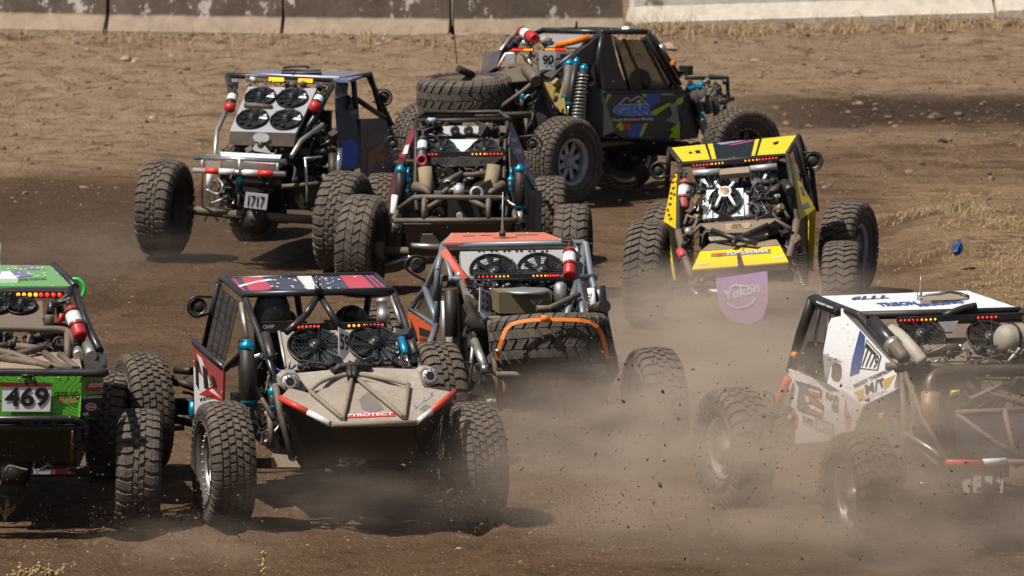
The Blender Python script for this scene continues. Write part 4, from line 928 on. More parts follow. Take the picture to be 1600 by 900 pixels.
# ---------------------------------------------------------------- 7779: white buggy at the right edge
def car_7779():
    c = Car("racing_buggy", "white buggy numbered 7779, half hidden in dust at the right edge", "buggy", 1523, 861, 18)
    wheel(c, (1346, 773, 0), 'bar', .515, -1, 1, -1, STEEL, .2); wheel(c, (1700, 762, 0), 'bar', .515, 1, 0, 0)
    wheel(c, (1147, 700, 2.85), 'bar', .515, -1, 5, 0, RIM, .5); wheel(c, (1480, 690, 2.85), 'bar', .5, 1, 5, 0)
    innards(c, .62, .3, 2.3, .5); axle(c, (1375, 775, 0), (1690, 765, 0), diff=.16); axle(c, (1185, 690, 2.85), (1400, 690, 2.85), "front_axle")
    roof = [(1272, 463, 2.25), (1512, 454, 2.25), (1594, 482, 1.0), (1343, 491, 1.0)]
    ro = c.panel("roof_panel", roof, WHITE, .03); pl = c.plane(roof)
    c.text("6LLL", (1326, 469.8), (1388, 467), (1338, 464), pl, NAVY, "digits", .03, -.3, ro)
    c.decal("blue_lettering", [], pl, BLUE, ro) if False else None
    c.text("TRISON", (1376, 480), (1436, 477), (1368, 474.5), pl, BLUE, "lettering", .05, 0, ro); c.text("RIGGING", (1438, 480), (1508, 474), (1430, 476), pl, BLUE, "lettering", .06, 0, ro)
    q = MB(); q.slab(c.face([(1438, 467, 1.5), (1452, 462, 1.7), (1484, 457, 1.9), (1500, 459, 1.85), (1512, 465, 1.65), (1490, 468, 1.55), (1455, 469, 1.45)]), .06); q.build("torn_roof_vent", mat("sandy_vent", (.38, .31, .22), .7, 0, .4), c.root)
    c.tubes("vent_lip", [[(1440, 464, 1.65), (1466, 461, 1.75), (1482, 457, 1.9)]], STEEL, .02); c.tubes("vent_hose", [[(1486, 458, 1.88), (1500, 460, 1.8), (1512, 464, 1.68)]], BLACK, .02)
    c.tubes("antenna_mount", [[(1437, 469, 1.4), (1437, 457, 1.4)]], [STEEL][0], .022); c.tubes("antenna", [[(1437, 457, 1.4), (1439, 432, 1.4)]], STEEL, .004)
    c.tubes("bent_arm", [[(1473, 494, .95), (1486, 489, .95), (1505, 482, .95), (1525, 478, .95)]], BLACK, .03)
    c.tubes("roll_cage", [[(1344, 493, 1.0), (1594, 486, 1.0)], [(1272, 466, 2.25), (1343, 493, 1.0), (1399, 560, .55), (1404, 580, .5)], [(1594, 486, 1.0), (1640, 560, .5)], [(1512, 457, 2.25), (1505, 560, 2.4)]], DARK, .035)
    rb = c.tubes("roof_rail_band", [[(1274, 469, 2.22), (1316, 487, 1.5)]], BLACK, .052); 
    st = [(1276, 469, 2.1), (1302, 479, 1.65), (1301, 484, 1.65), (1275, 474, 2.1)]; so = c.panel("rail_sticker", [Vector(c.P(p) + (c.o - c.P(p)).normalized() * .06) for p in st], INK, .004)
    P_ = [c.P(p) + (c.o - c.P(p)).normalized() * .066 for p in st]; c.text("MOUNT KNOT", P_[3].lerp(P_[0], .2), P_[2].lerp(P_[1], .2), P_[3].lerp(P_[0], .85), None, WINK, "lettering", .04, 0, so)
    c.tubes("windscreen_post", [[(1270, 467, 2.25), (1252, 520, 2.4), (1236, 580, 2.55)]], BLACK, .045); c.tubes("orange_marker", [[(1239, 554, 2.45), (1246, 556, 2.4)]], ORG, .028)
    # side window
    wn = [(1275, 476, 2.2), (1313, 491, 1.45), (1290, 598, 1.5), (1240, 574, 2.5)]
    wo = c.panel("side_window", wn, GLASS, .008); c.tubes("window_bar", [[(1281, 484, 2.0), (1272, 540, 2.1), (1258, 560, 2.3)], [(1296, 488, 1.75), (1288, 545, 1.7)], [(1268, 535, 2.1), (1289, 535, 1.7)]], BLACK, .014)
    c.panel("cockpit_panel", [(1262, 534, 2.0), (1290, 534, 1.6), (1288, 590, 1.6), (1244, 570, 2.2)], DARK, .01)
    # white side panels; lower one leans in
    up = [(1314, 482, 1.5), (1344, 491, 1.0), (1400, 560, .55), (1404, 607, .5), (1348, 634, .95), (1290, 597, 1.5), (1286, 552, 1.5), (1294, 507, 1.5), (1299, 497, 1.5), (1314, 494, 1.5)]
    uo = c.panel("upper_side_panel", up, WHITE, .015); pu = c.plane(up)
    lo = [(1232, 576, 2.5), (1290, 598, 1.5), (1316, 608, 1.3), (1348, 635, .95), (1333, 677, 1.05), (1303, 688, 1.3), (1232, 695, 2.5)]
    lw = c.panel("lower_side_panel", lo, WHITED, .015); pll = c.plane(lo)
    c.decal("access_hole", [[(1301, 570), (1305, 566), (1314, 569), (1316, 577), (1315, 590), (1310, 597), (1302, 594), (1299, 588)]], pu, mat("brown_recess", (.07, .05, .035), .8, 0, .3), uo)
    c.decal("grey_edge", [[(1286, 552), (1318, 566), (1303, 566), (1298, 574), (1293, 596), (1290, 596)]], pu, mat("grey_vinyl", (.30, .30, .30), .5, 0, .2), uo, .003)
    c.decal("blue_stripe", [[(1344, 516), (1352, 525), (1350, 560), (1342, 583), (1328, 588), (1332, 562)]], pu, mat("royal_blue_vinyl", (.03, .075, .25), .4, 0, .08), uo)
    fr = [(1354.5, 530), (1378, 556), (1372, 579), (1344, 576)]; f2 = [(1355.5, 533), (1376.5, 556.5), (1371, 577.5), (1345.8, 574.8)]
    f_ = c.decal("plate_frame", [fr], pu, INK, uo, .004); c.decal("plate_ground", [f2], pu, WHITE, uo, .007)
    c.text("7779", (1346.5, 573.8), (1370.5, 576.5), (1355.5, 535), pu, INK, "digits", .03, 0, uo, .010, (1376, 557.5))
    c.text("MICKEY THOMPSON", (1336, 606), (1394, 579.5), (1334.5, 600.5), pu, INK, "lettering", .04, 0, uo)
    c.text("M", (1354, 617), (1367, 611.5), (1352, 602), pu, INK, "lettering", .05, 0, uo); c.text("/", (1368, 613), (1373, 608), (1367, 597), pu, INK, "lettering", .04, 0, uo); c.text("T", (1374, 607), (1384, 603), (1371.5, 594), pu, INK, "lettering", .06, 0, uo)
    c.decal("yellow_wings", [[(1335 + k * 2.2, 612 + k * 4.2), (1350, 607 + k * 4.2), (1351, 610 + k * 4.2), (1337 + k * 2.2, 615 + k * 4.2)] for k in range(4)] + [[(1382, 593 + k * 4.2), (1400 - k * 3, 584.5 + k * 5), (1399 - k * 3, 588 + k * 5), (1381, 596.3 + k * 4.2)] for k in range(4)], pu, mat("mustard_vinyl", (.72, .47, .03), .4, 0, .08), uo)
    c.text("TIRES & WHEELS", (1352, 624), (1386, 611), (1351.5, 621.5), pu, mat("grey_ink", (.3, .3, .3), .5, 0, .1), "lettering", .02, 0, uo)
    fn, fr_ = mat("flag_navy", (.05, .055, .12), .5, 0, .3), mat("flag_red", (.45, .08, .06), .5, 0, .35)
    c.decal("letter_backing", [[(1242, 594), (1281, 606), (1285, 611), (1284, 624), (1274, 620), (1288, 634), (1286, 655), (1248, 642), (1245, 637), (1249, 606)]], pll, INK, lw, .003)
    c.decal("letter_navy", [[(1243, 595.5), (1263, 602), (1262, 615), (1258, 617), (1259, 630), (1264, 634), (1262, 645), (1249, 641), (1246.5, 636), (1250.5, 606)]], pll, fn, lw, .006)
    c.decal("letter_red", [[(1265, 603), (1281, 608), (1283, 611), (1265, 606.5)], [(1264, 610), (1283, 616), (1283, 621), (1264, 614)], [(1266, 618), (1286, 633), (1287, 637), (1266, 628)], [(1262, 637), (1286, 648), (1286, 652), (1262, 644)]], pll, fr_, lw, .006)
    c.decal("letter_white", [[(1264, 607), (1283, 612), (1283, 615), (1264, 609.5)], [(1259, 617), (1265, 620), (1265, 629), (1260, 628)], [(1263, 633), (1270, 632), (1286, 641), (1286, 647), (1263, 636)]], pll, WHITED, lw, .007)
    rn = random.Random(2); c.decal("letter_stars", [[(x, y - .7), (x + .7, y), (x, y + .7), (x - .7, y)] for x, y in [(1252 + (k % 3) * 4 + (k // 3 % 2) * 1.5, 603 + (k // 3) * 5.2 + (k % 3) * 1.2) for k in range(21)]], pll, WHITED, lw, .009)
    c.text("RAFI", (1292, 623), (1311, 631), (1292, 612), pll, fn, "lettering", .05, 0, lw); c.text("4X4", (1300, 640), (1311, 645), (1300, 627), pll, fn, "lettering", .05, 0, lw)
    c.decal("red_badge", [[(1237, 637), (1242, 638), (1248, 650), (1247, 668), (1243, 671), (1238, 666)]], pll, mat("faded_red_print", (.45, .12, .10), .5, 0, .4), lw)
    gb = c.decal("grey_badge", [[(1254, 644), (1275, 651), (1303, 662), (1305, 682), (1279, 673), (1275, 671), (1254, 662)]], pll, mat("taupe_print", (.25, .21, .19), .5, 0, .4), lw); c.decal("white_badge", [[(1255, 646), (1274, 652.5), (1274, 669), (1255, 661)]], pll, WHITED, lw, .006)
    c.text("SUPER", (1256, 659), (1273, 666), (1256, 649), pll, INK, "lettering", .04, 0, lw, .009); c.text("RACER", (1279, 671), (1302, 679), (1279, 658), pll, WHITED, "lettering", .03, 0, lw)
    c.decal("pink_ribbon", [[(1322, 620), (1324, 640), (1331, 650), (1329, 668), (1326, 672), (1321, 664), (1319, 648)]], pll, mat("pink_print", (.5, .16, .24), .5, 0, .3), lw)
    # rear bay
    c.tubes("rear_cross_tube", [[(1384, 572, .5), (1440, 574, .45), (1640, 566, .35)]], DTUBE, .03)
    q = MB(); q.lathe(c.P((1413, 566, .5)), (0, -.1, 1), [(0, .10), (.03, .11), (.035, .06), (.05, 0)], 24); q.build("shock_mount_plate", STEEL, c.root)
    c.shock((1363, 503, .85), (1396, 538, .55), .06, GUN, None, frac=.95); c.tubes("shock_collar", [[(1392, 535, .55), (1399, 543, .5)]], STEEL, .072); c.tubes("exhaust_elbow", [[(1396, 538, .5), (1410, 556, .4), (1414, 563, .4)]], DTUBE, .055)
    c.tubes("intake_pipe", [[(1392, 516, .8), (1405, 524, .7), (1425, 545, .5), (1442, 566, .4)]], mat("cream_pipe", (.47, .43, .35), .5, 0, .3), .055, smooth=True)
    rad = [(1396, 502, .95), (1600, 497, .95), (1606, 562, .6), (1400, 566, .6)]
    c.panel("radiator_panel", rad, mat("brown_mesh", (.06, .05, .04), .7, 0, .5), .04); c.fan(rad, .20, .42, .2, DARK); c.fan(rad, .72, .52, .2, DARK)
    c.lightbar((1402, 500.5, .93), (1600, 493, .93), leds(.02, .15, 5, "rrrrr") + leds(.185, .29, 4, "aaaa") + leds(.63, .77, 5, "rrrrr"), .05, .014)
    c.panel("centre_bracket", [(1466, 503, .75), (1498, 501, .75), (1489, 518, .7), (1478, 519, .7)], STEEL, .03)
    a, b_ = c.P((1441, 549, .5)), c.P((1497, 546, .5)); q = MB(); q.cyl(a, b_, .05, n=20); q.build("filter_housing", DTUBE, c.root); c.tubes("valve_fitting", [[(1502, 546, .5), (1514, 547, .5)], [(1501, 538, .5), (1502, 550, .5)]], CHROME, .014)
    p = c.P((1562, 531, .5)); q = MB(); q.lathe(p, (1, .25, -.05), [(-.02, 0), (-.018, .05), (0, .09), (.03, .115), (.07, .125), (.5, .125), (.56, .09), (.58, 0)], 28); q.lathe(p + Vector((.1, .025, 0)), (1, .25, -.05), [(0, .126), (0, .131), (.025, .131), (.025, .126)], 28, 1); q.build("air_tank", [mat("cream_tank", (.36, .33, .28), .5, .1, .35), DARK], c.root); c.tubes("tank_fitting", [[(1562, 546, .5), (1580, 546, .5)]], CHROME, .02)
    c.tubes("header_pipe", [[(1452, 668, .1), (1452, 640, .1), (1452, 608, .12), (1458, 590, .15), (1478, 582, .2), (1530, 580, .2), (1640, 578, .2)]], mat("blued_steel", (.085, .072, .066), .25, .8, .25), .05, smooth=True)
    c.tubes("muffler", [[(1454, 612, .0), (1452, 662, -.02)]], BRASS, .075)
    c.tubes("rear_frame", [[(1409, 583, .3), (1412, 640, .2), (1412, 700, .1), (1411, 755, .1)], [(1414, 583, .3), (1440, 650, .0), (1479, 722, -.35)], [(1424, 600, .2), (1432, 690, .1)], [(1493, 645, -.1), (1600, 641, -.1)], [(1494, 647, -.1), (1555, 692, -.2), (1600, 716, -.3)], [(1569, 640, -.1), (1590, 730, -.3)], [(1540, 610, .0), (1620, 640, .0)], [(1515, 625, .0), (1566, 602, .0)]], DTUBE, .024)
    c.tubes("trailing_link", [[(1414, 677, .1), (1474, 714, -.3)], [(1416, 684, .15), (1466, 726, -.2)]], STEEL, .022)
    c.panel("fuel_cell", [(1492, 648, .1), (1600, 645, .1), (1600, 715, .1), (1496, 716, .1)], mat("slate_blue_plastic", (.06, .07, .13), .5, 0, .3), .3)
    c.tubes("red_reflector", [[(1478, 723, -.4), (1535, 724, -.4)]], RTAPE, .028); c.tubes("white_reflector", [[(1535, 722, -.4), (1572, 720, -.4)]], WTAPE, .026); c.tubes("bumper_tube", [[(1572, 722, -.4), (1640, 724, -.4)]], DTUBE, .025)
    for k, x in enumerate((1510, 1527, 1545, 1562)): c.panel("white_guard_strip", [(x - 5, 742 + abs(k - 1.5) * 5, -.1), (x + 6, 741 + abs(k - 1.5) * 5, -.1), (x + 5, 770, -.15), (x - 5, 770, -.15)], mat("grimy_white_guard", (.42, .40, .38), .6, 0, .3), .02)
    c.tubes("valve_cover", [[(1486, 614, .3), (1499, 613, .3)], [(1546, 615, .3), (1562, 620, .3)]], YELD, .02)
    c.tubes("control_arm", [[(1196, 655, 2.7), (1232, 640, 2.3)], [(1200, 680, 2.7), (1240, 676, 2.3)]], DARK, .04); c.shock((1231, 592, 2.35), (1206, 660, 2.7), .035, ORGP, None, frac=.6)
    c.tubes("tie_rod", [[(1425, 760, .1), (1448, 753, .0)]], CHROME, .01); c.clutter((1425, 585, 1600, 715), .3, .7, 150, 7); c.clutter((1420, 540, 1600, 566), .3, .5, 50, 8); c.clutter((1190, 610, 1232, 700), 2.3, 2.8, 22, 9)
    c.tubes("orange_canister", [[(1378, 645, .6), (1378, 657, .6)]], ORG, .025)
    return c
# ---------------------------------------------------------------- 5150: orange and grey-blue buggy with a strapped spare
def car_5150():
    c = Car("racing_buggy", "orange-roofed buggy with a spare tyre tied to its tail by orange straps", "buggy", 852, 722, 12)
    wheel(c, (1023, 633, 0), 'bar', .515, 1, 3, -1, RIM, .2); wheel(c, (682, 625, 0), 'bar', .515, -1, 3, 0, RIM, .7)
    wheel(c, (590, 560, 2.9), 'bar', .5, -1, 3, 0); wheel(c, (905, 570, 2.9), 'bar', .5, 1, 3, 0)
    innards(c, .62, .1, 2.2, .48); axle(c, (710, 628, 0), (1000, 636, 0), diff=.15)
    roof = [(705, 364, 2.0), (850, 363, 2.0), (886, 376, .98), (692, 380, .98)]
    ro = c.panel("roof_panel", roof, CORAL, .02); pl = c.plane(roof)
    c.decal("worn_print", [[(722, 369), (742, 367.5), (742, 368.6), (724, 370)], [(750, 367.6), (768, 367), (768, 368), (751, 368.6)], [(805, 366.5), (842, 366), (840, 367.4), (806, 367.8)], [(770, 371), (782, 370), (795, 370.6), (808, 370), (806, 371.6), (790, 373), (774, 372.6)]], pl, mat("grey_worn_print", (.2, .12, .14), .6, 0, .3), ro)
    c.tubes("antenna", [[(785, 366, 1.5), (785, 349, 1.5), (786, 300, 1.5)]], STEEL, [.016, .010, .003]); c.tubes("antenna_base", [[(785, 369, 1.4), (785, 361, 1.4)]], DARK, .03)
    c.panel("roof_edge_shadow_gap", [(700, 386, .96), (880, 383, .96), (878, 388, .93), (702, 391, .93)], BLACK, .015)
    c.tubes("roll_cage", [
        [(692, 384, .98), (910, 379, .98), (916, 382, .96), (924, 434, .55), (960, 560, -.1)], [(692, 384, .98), (684, 420, .8), (681, 470, .8)],
        [(694, 388, .96), (705, 436, .6), (928, 433, .55)], [(912, 384, .96), (908, 434, .6), (905, 500, .2)], [(915, 384, .96), (922, 434, .7), (930, 434, .6)],
        [(687, 402, 1.1), (667, 448, 1.6), (641, 482, 2.1), (681, 508, 1.0), (688, 430, .9)], [(664, 450, 1.6), (682, 500, 1.0)],
        [(724, 445, .5), (742, 475, .2), (760, 500, .0)], [(706, 370, 2.0), (690, 385, .98)], [(902, 440, .5), (884, 498, -.2)], [(904, 440, .5), (912, 498, -.2)], [(668, 548, .1), (682, 508, 1.0)]], GREYBLUE, .029)
    c.tubes("dusty_tube", [[(722, 440, .5), (738, 500, .1), (744, 540, .0)], [(838, 482, -.1), (858, 482, -.1), (905, 460, .1)]], DTUBE, .028)
    c.tubes("padded_strap", [[(694, 394, .9), (706, 412, .78), (729, 440, .55)]], mat("coral_strap", (.66, .11, .07), .6, 0, .08), .042); c.tubes("strap_buckle", [[(716, 428, .66), (721, 434, .62)]], STEEL, .046)
    # shroud and fans
    rad = [(719, 393, .9), (884, 390, .9), (886, 452, .55), (724, 452, .55)]
    ra = c.panel("radiator_shroud", rad, ALU, .07); pr = c.plane(rad)
    c.decal("vent_hole", [[(x + 2.6 * math.cos(k * .785), y + 1.5 * math.sin(k * .785)) for k in range(8)] for x0 in (752, 772, 792, 811, 831, 851) for x, y in ((x0 - 3.5, 393), (x0 + 3.5, 392.6))], pr, INK, ra)
    c.fan(rad, .31, .62, .225); c.fan(rad, .765, .60, .225)
    c.lightbar((741, 432, .5), (874, 430, .5), leds(.05, .2, 4, "rrrr") + leds(.25, .39, 4, "aaaa") + leds(.69, .83, 4, "aaaa") + leds(.86, .98, 5, "rrrrr"), .04, .012)
    c.bottle((890, 385, .75), (890, 431, .5), .058, RED); c.tubes("red_strap", [[(886, 373, .9), (890, 386, .8)]], RED, .02); c.panel("white_tag", [(893, 383, .8), (899, 381, .8), (904, 391, .78), (899, 394, .78)], WHITE, .02)
    a, b_ = c.P((875, 441, .35)), c.P((876, 478, .3)); q = MB(); q.lathe(a, b_ - a, [(0, 0), (0, .03), (.02, .05), (.03, .057), (.15, .057), (.16, .05), (.2, .048), (.21, 0)], 20); q.build("breather_canister", STEEL, c.root)
    bx = [(779, 457, .0), (863, 456, .0), (862, 489, .0), (780, 490, .0)]; bo = c.panel("air_box", bx, CLOTH, .3)
    q = MB(); ctr = c.P((822, 455, .12)); q.lathe(ctr, (0, .02, 1), [(-.01, .205), (0, .21), (.012, .21), (.016, .18), (.017, 0)], 32); q.build("air_box_lid", STEEL, bo)
    pb = c.plane(bx); c.decal("winged_emblem", [[(828, 467), (833, 470), (835, 476), (831, 473)], [(833, 468), (837, 475), (835, 477), (832, 470)], [(838, 467), (836, 476), (834.5, 474)], [(838, 467), (841, 475), (842.5, 474)], [(848, 467), (843, 470), (841, 476), (845, 473)], [(843, 468), (839, 475), (841, 477), (844, 470)], [(836, 478), (838, 480), (840, 478), (838, 476)]], pb, mat("pale_emblem", (.5, .47, .42), .5, 0, .1), bo)
    c.plate([(750, 449, -.12), (767, 457, -.05), (766, 494, -.05), (749, 487, -.12)], "5150", (752, 484), (765, 490), (753, 453), name="number_plate")
    # spare tyre lying flat, strapped down
    rot = Matrix.Rotation(R(7.5), 4, 'X') @ Matrix.Rotation(math.pi / 2, 4, 'Y')
    c.clutter((748, 440, 778, 500), .3, .5, 30, 10); c.clutter((865, 440, 915, 500), .4, .6, 30, 11); c.clutter((770, 486, 920, 500), .1, .3, 40, 12, L_=(.05, .18)); c.clutter((700, 560, 800, 650), -.1, .2, 40, 13); c.clutter((730, 440, 780, 456), .3, .5, 20, 14, L_=(.05, .15))
    sp = wheel(c, (859, 532, -.32), 'diamond', .535, 1, rot=Matrix.Rotation(R(-11), 4, 'X') @ Matrix.Rotation(R(90), 4, 'Y'), rim=RIMK, name="spare_wheel", wid=1.12)
    ctr = c.P((859, 531, -.32)); up_ = (Matrix.Rotation(R(-11), 3, 'X') @ Vector((0, 0, 1)))
    def strap(name, pts, wd=.036):
        q = MB(); P_ = [c.P(p) for p in pts]; vs = []
        for i, p in enumerate(P_):
            tdir = (P_[min(i + 1, len(P_) - 1)] - P_[max(i - 1, 0)]).normalized(); n = (c.o - p).normalized(); n = (n + Vector((0, 0, .6))).normalized(); s = tdir.cross(n).normalized() * wd / 2
            vs += [p - s, p + s, p + s - n * .008, p - s - n * .008]
        fs = []
        for i in range(len(P_) - 1):
            for k in range(4): fs.append((i * 4 + k, i * 4 + (k + 1) % 4, (i + 1) * 4 + (k + 1) % 4, (i + 1) * 4 + k))
        q.add(vs, fs, 0, False); return q.build(name, ORG, c.root)
    strap("orange_strap", [(776, 562, -.83), (779, 545, -.86), (784, 530, -.87), (790, 515, -.84), (798, 507, -.82), (810, 503, -.84), (830, 500, -.86), (855, 499, -.88)], .034)
    strap("orange_strap", [(855, 499, -.88), (880, 499, -.86), (905, 500, -.84), (922, 503, -.80), (934, 511, -.78), (941, 525, -.76), (947, 545, -.74), (949, 560, -.7)])
    c.tubes("ratchet_buckle", [[(845, 497, -.9), (858, 499, -.9)]], ORG, .03); c.tubes("strap_buckle", [[(774, 548, -.86), (782, 549, -.86)]], STEEL, .016)
    c.tubes("spare_rack", [[(760, 498, .05), (945, 497, .05)], [(765, 503, .0), (775, 585, -.55)], [(775, 585, -.6), (940, 585, -.6)], [(945, 500, .0), (955, 580, -.4)]], DTUBE, .026)
    # shocks and arms
    c.shock((704, 452, .3), (706, 560, .25), .058, DARK, None, frac=.68); c.shock((693, 470, .35), (696, 560, .3), .026, STEEL, None, frac=.7); c.tubes("muddy_shaft", [[(702, 527, .2), (702, 552, .2)]], mat("caked_mud", (.38, .30, .2), .9, 0, .5), .03)
    c.shock((936, 447, .25), (945, 520, .2), .055, GUN, None, frac=.6); sw = c.shock((923, 450, .2), (930, 500, .15), .032, WHITE, None, frac=.6)
    P0, P1, P2 = c.y(921, 479, .12), c.y(924, 457, .12), c.y(926, 479, .12); c.text("N-FAB", P0 + Vector((0, -.04, 0)), P1 + Vector((0, -.04, 0)), P0 + Vector((-.04, -.04, 0)), None, INK, "lettering", .03, 0, sw)
    c.tubes("exhaust_tip", [[(928, 486, .1), (945, 478, -.1)]], DARK, .06); c.panel("side_skin", [(925, 486, .2), (946, 480, .1), (966, 580, -.1), (955, 600, .0), (940, 560, .1)], mat("dark_grey_skin", (.06, .07, .08), .5, .2, .3), .015)
    q = MB(); q.ball(c.P((746, 508, .1)), .12, sc3=(1, .7, 2.0), n=28, m=22)
    q.v = [tuple(Vector(v) + (Vector(v) - c.P((746, 508, .1))) * (.7 * noise.noise(Vector(v) * 9) + .35 * noise.noise(Vector(v) * 22))) for v in q.v]; q.build("dark_cloth_bundle", mat("black_cloth", (.02, .015, .013), .95, 0, .2), c.root)
    c.tubes("lower_link", [[(741, 533, .0), (757, 573, -.35)]], STEEL, .04); c.tubes("sway_bar_link", [[(739, 540, .05), (736, 570, .05), (729, 612, .0)]], STEEL, .018); c.tubes("link_end", [[(752, 576, -.38), (762, 576, -.38)]], STEEL, .035)
    # door
    dr = [(637, 484, 2.1), (680, 510, 1.0), (676, 548, 1.0), (655, 550, 1.6), (640, 520, 2.1)]
    dp = c.panel("door_panel", dr, ORGP, .02); pl = c.plane(dr)
    c.decal("black_graphic", [[(655, 511), (676, 518), (675, 527), (656, 524)], [(641, 496), (651, 520), (652, 530), (645, 522)]], pl, INK, dp); c.text("AVIATE", (656, 533), (675, 535), (656, 526), pl, mat("dark_ink", (.03, .02, .02), .5, 0, .1), "lettering", .04, 0, dp)
    c.panel("side_window", [(665, 452, 1.7), (687, 420, 1.1), (683, 503, 1.05), (650, 482, 2.0)], GLASS, .008)
    c.tubes("mirror_guard", [[(676, 410, 1.9), (652, 400, 1.9), (637, 406, 1.9), (635, 420, 1.9), (662, 437, 1.9), (668, 433, 1.9)]], BLACK, .013, smooth=True); q = MB(); p = c.P((653, 415, 1.95)); n = (c.o - p).normalized(); q.lathe(p - n * .05, n, [(0, 0), (0, .05), (.06, .07), (.07, .07), (.068, .055), (.06, 0)], 20); q.build("side_mirror", DARK, c.root)
    c.panel("tail_skin", [(800, 588, -.35), (950, 588, -.35), (940, 640, -.2), (800, 645, -.2)], DARK, .015)
    c.text("5150", c.y(825, 620, -.4), c.y(885, 618, -.4), c.y(825, 592, -.4), None, mat("faint_digits", (.06, .05, .045), .8, 0, .3), "digits", .03)
    c.tubes("red_reflector", [[(731, 625, -.05), (745, 626, -.05)]], RTAPE, .025); c.tubes("white_reflector", [[(745, 626, -.05), (778, 628, -.05)]], WTAPE, .025)
    c.tubes("rear_lower_frame", [[(775, 585, -.4), (782, 640, -.2)], [(790, 590, -.3), (792, 635, -.2)]], mat("rusty_tube", (.16, .08, .05), .7, .2, .4), .03)
    return c
# ---------------------------------------------------------------- yellow buggy
def car_yellow():
    c = Car("racing_buggy", "yellow and black buggy with a purple flag hanging under its tail", "buggy", 1162, 519, -5)
    wheel(c, (1010, 425, 0), 'chevron', .53, -1, -3, 2, RIM, .3); wheel(c, (1316, 455, 0), 'chevron', .515, 1, -1, -1, RIM, .3)
    wheel(c, (1326, 388, 2.75), 'chevron', .515, 1, -17, 0, RIMB, .6); wheel(c, (1040, 390, 2.75), 'chevron', .5, -1, -14, 0)
    innards(c, .6, .1, 2.1, .48, roofz=1.6); axle(c, (1035, 455, 0), (1292, 462, 0), m=STEEL)
    roof = [(1046, 231, 2.0), (1247, 211, 2.0), (1229, 239, 1.0), (1064, 254, 1.0)]
    ro = c.panel("roof_panel", roof, YEL, .025); pl = c.plane(roof)
    P_ = lambda u, v: (1046 + 201 * u + (18 + u * -36) * v, 231 - 20 * u + (23 + 5 * u) * v)
    def uv(a, b_, v0=0.02, v1=.98): return [P_(a, v0), P_(b_, v0), P_(b_, v1), P_(a, v1)]
    c.decal("black_centre", [uv(.335, .665), uv(.275, .295), uv(.70, .72)], pl, INK, ro); c.decal("purple_smear", [[P_(.36, .03), P_(.50, .01), P_(.60, .02), P_(.52, .10), P_(.40, .16)]], pl, mat("lavender_print", (.30, .27, .40), .5, 0, .2), ro, .006); c.decal("magenta_smear", [[P_(.44, .24), P_(.65, .05), P_(.66, .14), P_(.50, .27)]], pl, mat("magenta_print", (.35, .03, .14), .5, 0, .1), ro, .008)
    c.decal("black_marks", [[P_(.12, .40), P_(.145, .38), P_(.15, .5), P_(.12, .52)], [P_(.175, .35), P_(.215, .33), P_(.22, .52), P_(.18, .54)], [P_(.82, .32), P_(.87, .26), P_(.87, .42), P_(.84, .46)]], pl, INK, ro)
    c.tubes("roll_cage", [[(1064, 257, 1.0), (1229, 243, 1.0)], [(1063, 257, 1.0), (1061, 300, .75), (1060, 362, .2), (1066, 392, -.1)], [(1230, 242, 1.0), (1238, 290, .7), (1246, 350, .2), (1238, 388, -.1)], [(1046, 233, 2.0), (1042, 290, 2.1)], [(1248, 213, 2.0), (1268, 262, 1.8), (1276, 330, 1.6)], [(1046, 233, 2.0), (1064, 256, 1.0)], [(1248, 213, 2.0), (1230, 241, 1.0)], [(1245, 222, 1.6), (1262, 300, 1.2)]], DARK, .028)
    c.tubes("rear_leg", [[(1060, 362, .2), (1066, 392, -.1), (1078, 425, -.35), (1082, 436, -.4)], [(1245, 345, .2), (1240, 375, .0), (1232, 405, -.35)]], DTUBE, .04)
    c.tubes("red_tape", [[(1062, 392, -.1), (1068, 403, -.2)], [(1243, 380, .0), (1240, 388, -.1)]], REDD, .045)
    lp = [(1062, 257, 1.0), (1061, 361, .35), (1037, 346, .9), (1049, 286, 1.2)]; lo = c.panel("left_side_panel", lp, YEL, .012); pL = c.plane(lp)
    rn = random.Random(8); c.decal("sponsor_marks", [[(x, y), (x + rn.uniform(3, 6), y - 1.5), (x + rn.uniform(3, 5), y + rn.uniform(1.5, 4)), (x, y + 3)] for x, y in [(1052, 275), (1050, 284), (1050, 293), (1047, 301), (1052, 303), (1047, 309), (1045, 318), (1042, 327), (1044, 335), (1046, 341), (1055, 268), (1056, 283)]], pL, mat("dark_olive_print", (.05, .045, .01), .6, 0, .1), lo)
    rp = [(1236, 248, 1.0), (1250, 282, .95), (1274, 326, .9), (1246, 347, .3), (1240, 292, .7)]; ro2 = c.panel("right_side_panel", rp, YELD, .012); pR = c.plane(rp)
    c.decal("sponsor_marks", [[(1244, 268), (1247, 268), (1250, 280), (1246, 280)], [(1249, 292), (1254, 291), (1257, 304), (1252, 304)], [(1252, 320), (1262, 316), (1264, 322), (1253, 326)]], pR, mat("grey_lilac_print", (.2, .2, .3), .5, 0, .2), ro2)
    c.panel("lower_right_panel", [(1263, 330, .95), (1275, 328, .9), (1270, 425, .8), (1262, 420, .8)], YELD, .012); c.panel("lower_left_panel", [(1038, 349, .9), (1043, 353, .85), (1056, 438, .75), (1052, 438, .75)], YELD, .012)
    c.panels("inner_side_skin", [([(1246, 349, .3), (1262, 332, .9), (1264, 430, .8), (1246, 420, .2)], 0), ([(1043, 352, .8), (1060, 363, .3), (1064, 425, .2), (1055, 430, .8)], 0), ([(1250, 215, 1.9), (1275, 320, 1.6), (1262, 300, 1.3), (1240, 235, 1.2)], 0)], [DARK], .012)
    c.lamp((1029, 267, 1.7), .075, .085, 1); c.lamp((1270, 252, 1.7), .085, .10, -1)
